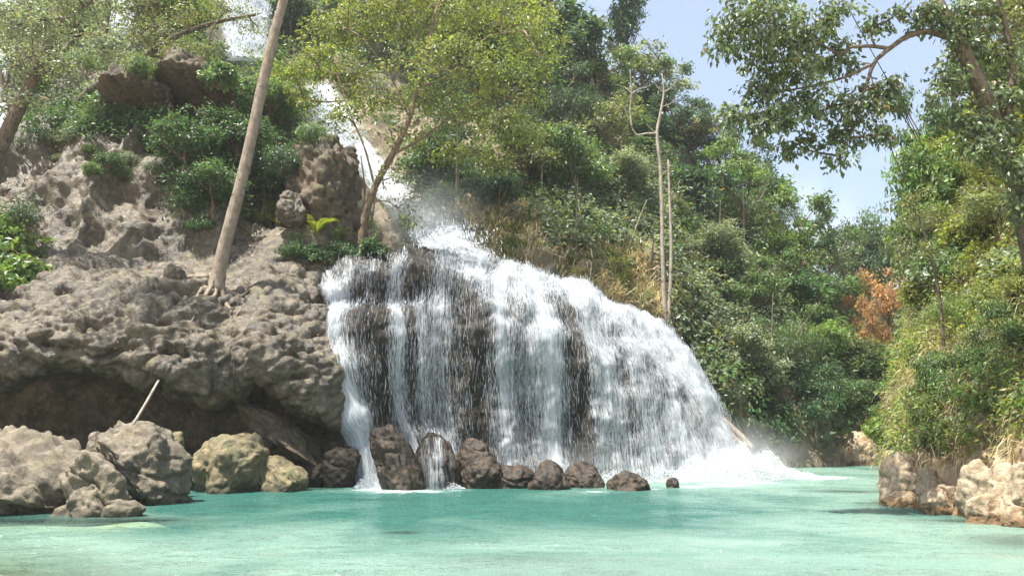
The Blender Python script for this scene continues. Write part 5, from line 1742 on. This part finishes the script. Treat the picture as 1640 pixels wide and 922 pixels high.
# ferns
def fern(px, py, rpx, nfr, color, label, seed, which):
    h = hit(px, py, which)
    g0 = h[0] - Vector((0, 0, .05))
    s = rpx * m_per_px(g0.y)
    r = np.random.default_rng(seed)
    t = empty('fern', g0, label, 'fern')
    for k in range(nfr):
        a = k * 2.4 + r.normal(0, .2)
        el = r.uniform(.7, 1.35)
        n = 18
        q = np.linspace(0, 1, n)[:, None]
        dirh = np.array([math.cos(a), math.sin(a), 0])
        pts = dirh * (s * 1.05 * q ** 1.15 * math.cos(el * .75)) * 1.3 + np.array([0, 0, 1]) * s * (1.35 * math.sin(el) * q - .75 * q ** 2.4)
        mb = MB()
        tang = unit(np.gradient(pts, axis=0))
        side = unit(np.cross(tang, np.array([0, 0, 1.0]) + 0 * tang))
        L = s * .17 * np.sin(np.clip(q * 1.0 + .08, 0, 1) * math.pi) ** .7
        for sg in (1, -1):
            b = pts
            tip = pts + sg * side * L + tang * L * .45 - np.array([0, 0, .12]) * L
            w = tang * s * .013
            m = np.stack([b - w, b + w, (b + tip) / 2 + w * 1.2, tip, (b + tip) / 2 - w * 1.2], 1).reshape(-1, 3)
            o_ = (np.arange(n) * 5)[:, None, None]
            f = (o_ + np.array([[0, 1, 2], [0, 2, 4], [4, 2, 3]])[None]).reshape(-1, 3)
            mb.add(m, f)
        mb.tube(pts, np.linspace(s * .02, s * .006, n), 3)
        me = mk_mesh('frond', np.concatenate(mb.v), mb.f, False, attrs=dict(rnd=np.full(mb.n, r.random() * .5 + .4)))
        link('frond', me, M['leaf'], t, None, GREEN[color])


fern(506, 374, 46, 15, 'yellow', 'sunlit yellow green fern left of the yellow green tree', 5, (0, 1))
fern(538, 384, 36, 12, 'fresh', 'smaller green fern between the sunlit fern and the tree trunk', 6, (0, 1))
fern(474, 388, 32, 11, 'mid', 'darker green fern at the left of the sunlit fern', 8, (0, 1))

for px, py, n_, rp, lab in ((915, 352, 12, 34, 'pale palm like fern among the grey shrubs above the dry slope'), (962, 376, 11, 28, 'small palm like fern nearer the twin trunks on the slope'),
                           (880, 372, 11, 28, 'palm like fern at the left end of the grey shrubs'), (1235, 620, 12, 34, 'palm like fern in the dark hollow above the splash')):
    fern(px, py, rp, n_, 'grey', lab, px, (2,))
for px, py, top, r_, lab in ((922, 402, 285, .07, 'slim pale stem rising among the grey shrubs above the dry slope'), (1152, 440, 320, .07, 'slim pale stem right of the twin trunks below the dark tree'),
                             (1192, 420, 305, .08, 'pale stem under the feathery green tree on the slope'), (1236, 600, 470, .08, 'pale leaning stem over the dark water hollow'),
                             (1042, 440, 372, .10, 'short thick grey stem just left of the foot of the twin trunks'), (866, 330, 240, .08, 'pale stem below the right edge of the yellow green crown'),
                             (732, 330, 180, .10, 'straight grey stem behind the yellow green crown'), (1285, 610, 500, .07, 'dark slim stem at the gorge corner')):
    h = hit(px, py, (2,))
    if h:
        y_ = h[0].y - .3
        k_ = (px % 7 - 3) * 1.8
        stick('bare_stem', lab, 'stem', [h[0] - Vector((0, 0, .2)), P(px + k_ * .3, (py + top) / 2 + 10, y_ - .3), P(px + k_, top, y_ - .8)], [r_ * 1.2, r_ * .9, r_ * .12], M['pale_bark'] if px != 1285 else M['dark_bark'], 7)

# ------------------------------------------------------------------ spray and air
def mist(label, c, rx, ry, rz, dens, power=1.5):
    v, f = ICO[4]
    me = mk_mesh('spray_mist', v, [f])
    o = link('spray_mist', me, mist_mat('spray mist', dens, power), None, c)
    o.scale = (rx, ry, rz)
    return tag(o, label, 'mist', kind='stuff')


mist('bright mist drifting over the upper cascade', P(680, 345, 38.5), 4.0, 2.4, 2.8, .45)
mist('white spray hanging over the splash at the right foot of the falls', P(1180, 740, 31.4), 3.2, 1.8, 1.9, .8)
mist('thin mist along the foot of the falls', P(880, 750, 28.5), 7.0, 1.6, 1.5, .2)


def haze(dens):
    lo, hi = np.full(3, 1e9), np.full(3, -1e9)
    bpy.context.view_layer.update()
    for o in S.objects:
        if o.type == 'MESH':
            for c in o.bound_box:
                w = np.array(o.matrix_world @ Vector(c))
                lo, hi = np.minimum(lo, w), np.maximum(hi, w)
    lo = lo - np.array([3, 3, 1.0])
    hi = hi + np.array([3, 3, 1.5])
    v = np.array([(x, y, z) for x in (lo[0], hi[0]) for y in (lo[1], hi[1]) for z in (lo[2], hi[2])])
    f = [[0, 1, 3, 2], [4, 6, 7, 5], [0, 4, 5, 1], [2, 3, 7, 6], [0, 2, 6, 4], [1, 5, 7, 3]]
    g = G('haze')
    p = g.n('VolumePrincipled', {'Color': (.93, .96, 1, 1), 'Density': dens, 'Anisotropy': 0.3})
    g.t.links.new(p.outputs[0], g.out.inputs['Volume'])
    tag(link('haze', mk_mesh('haze', v, [f], False), g.m), 'thin bright haze filling the valley air', 'haze', kind='stuff')


haze(0.0004)
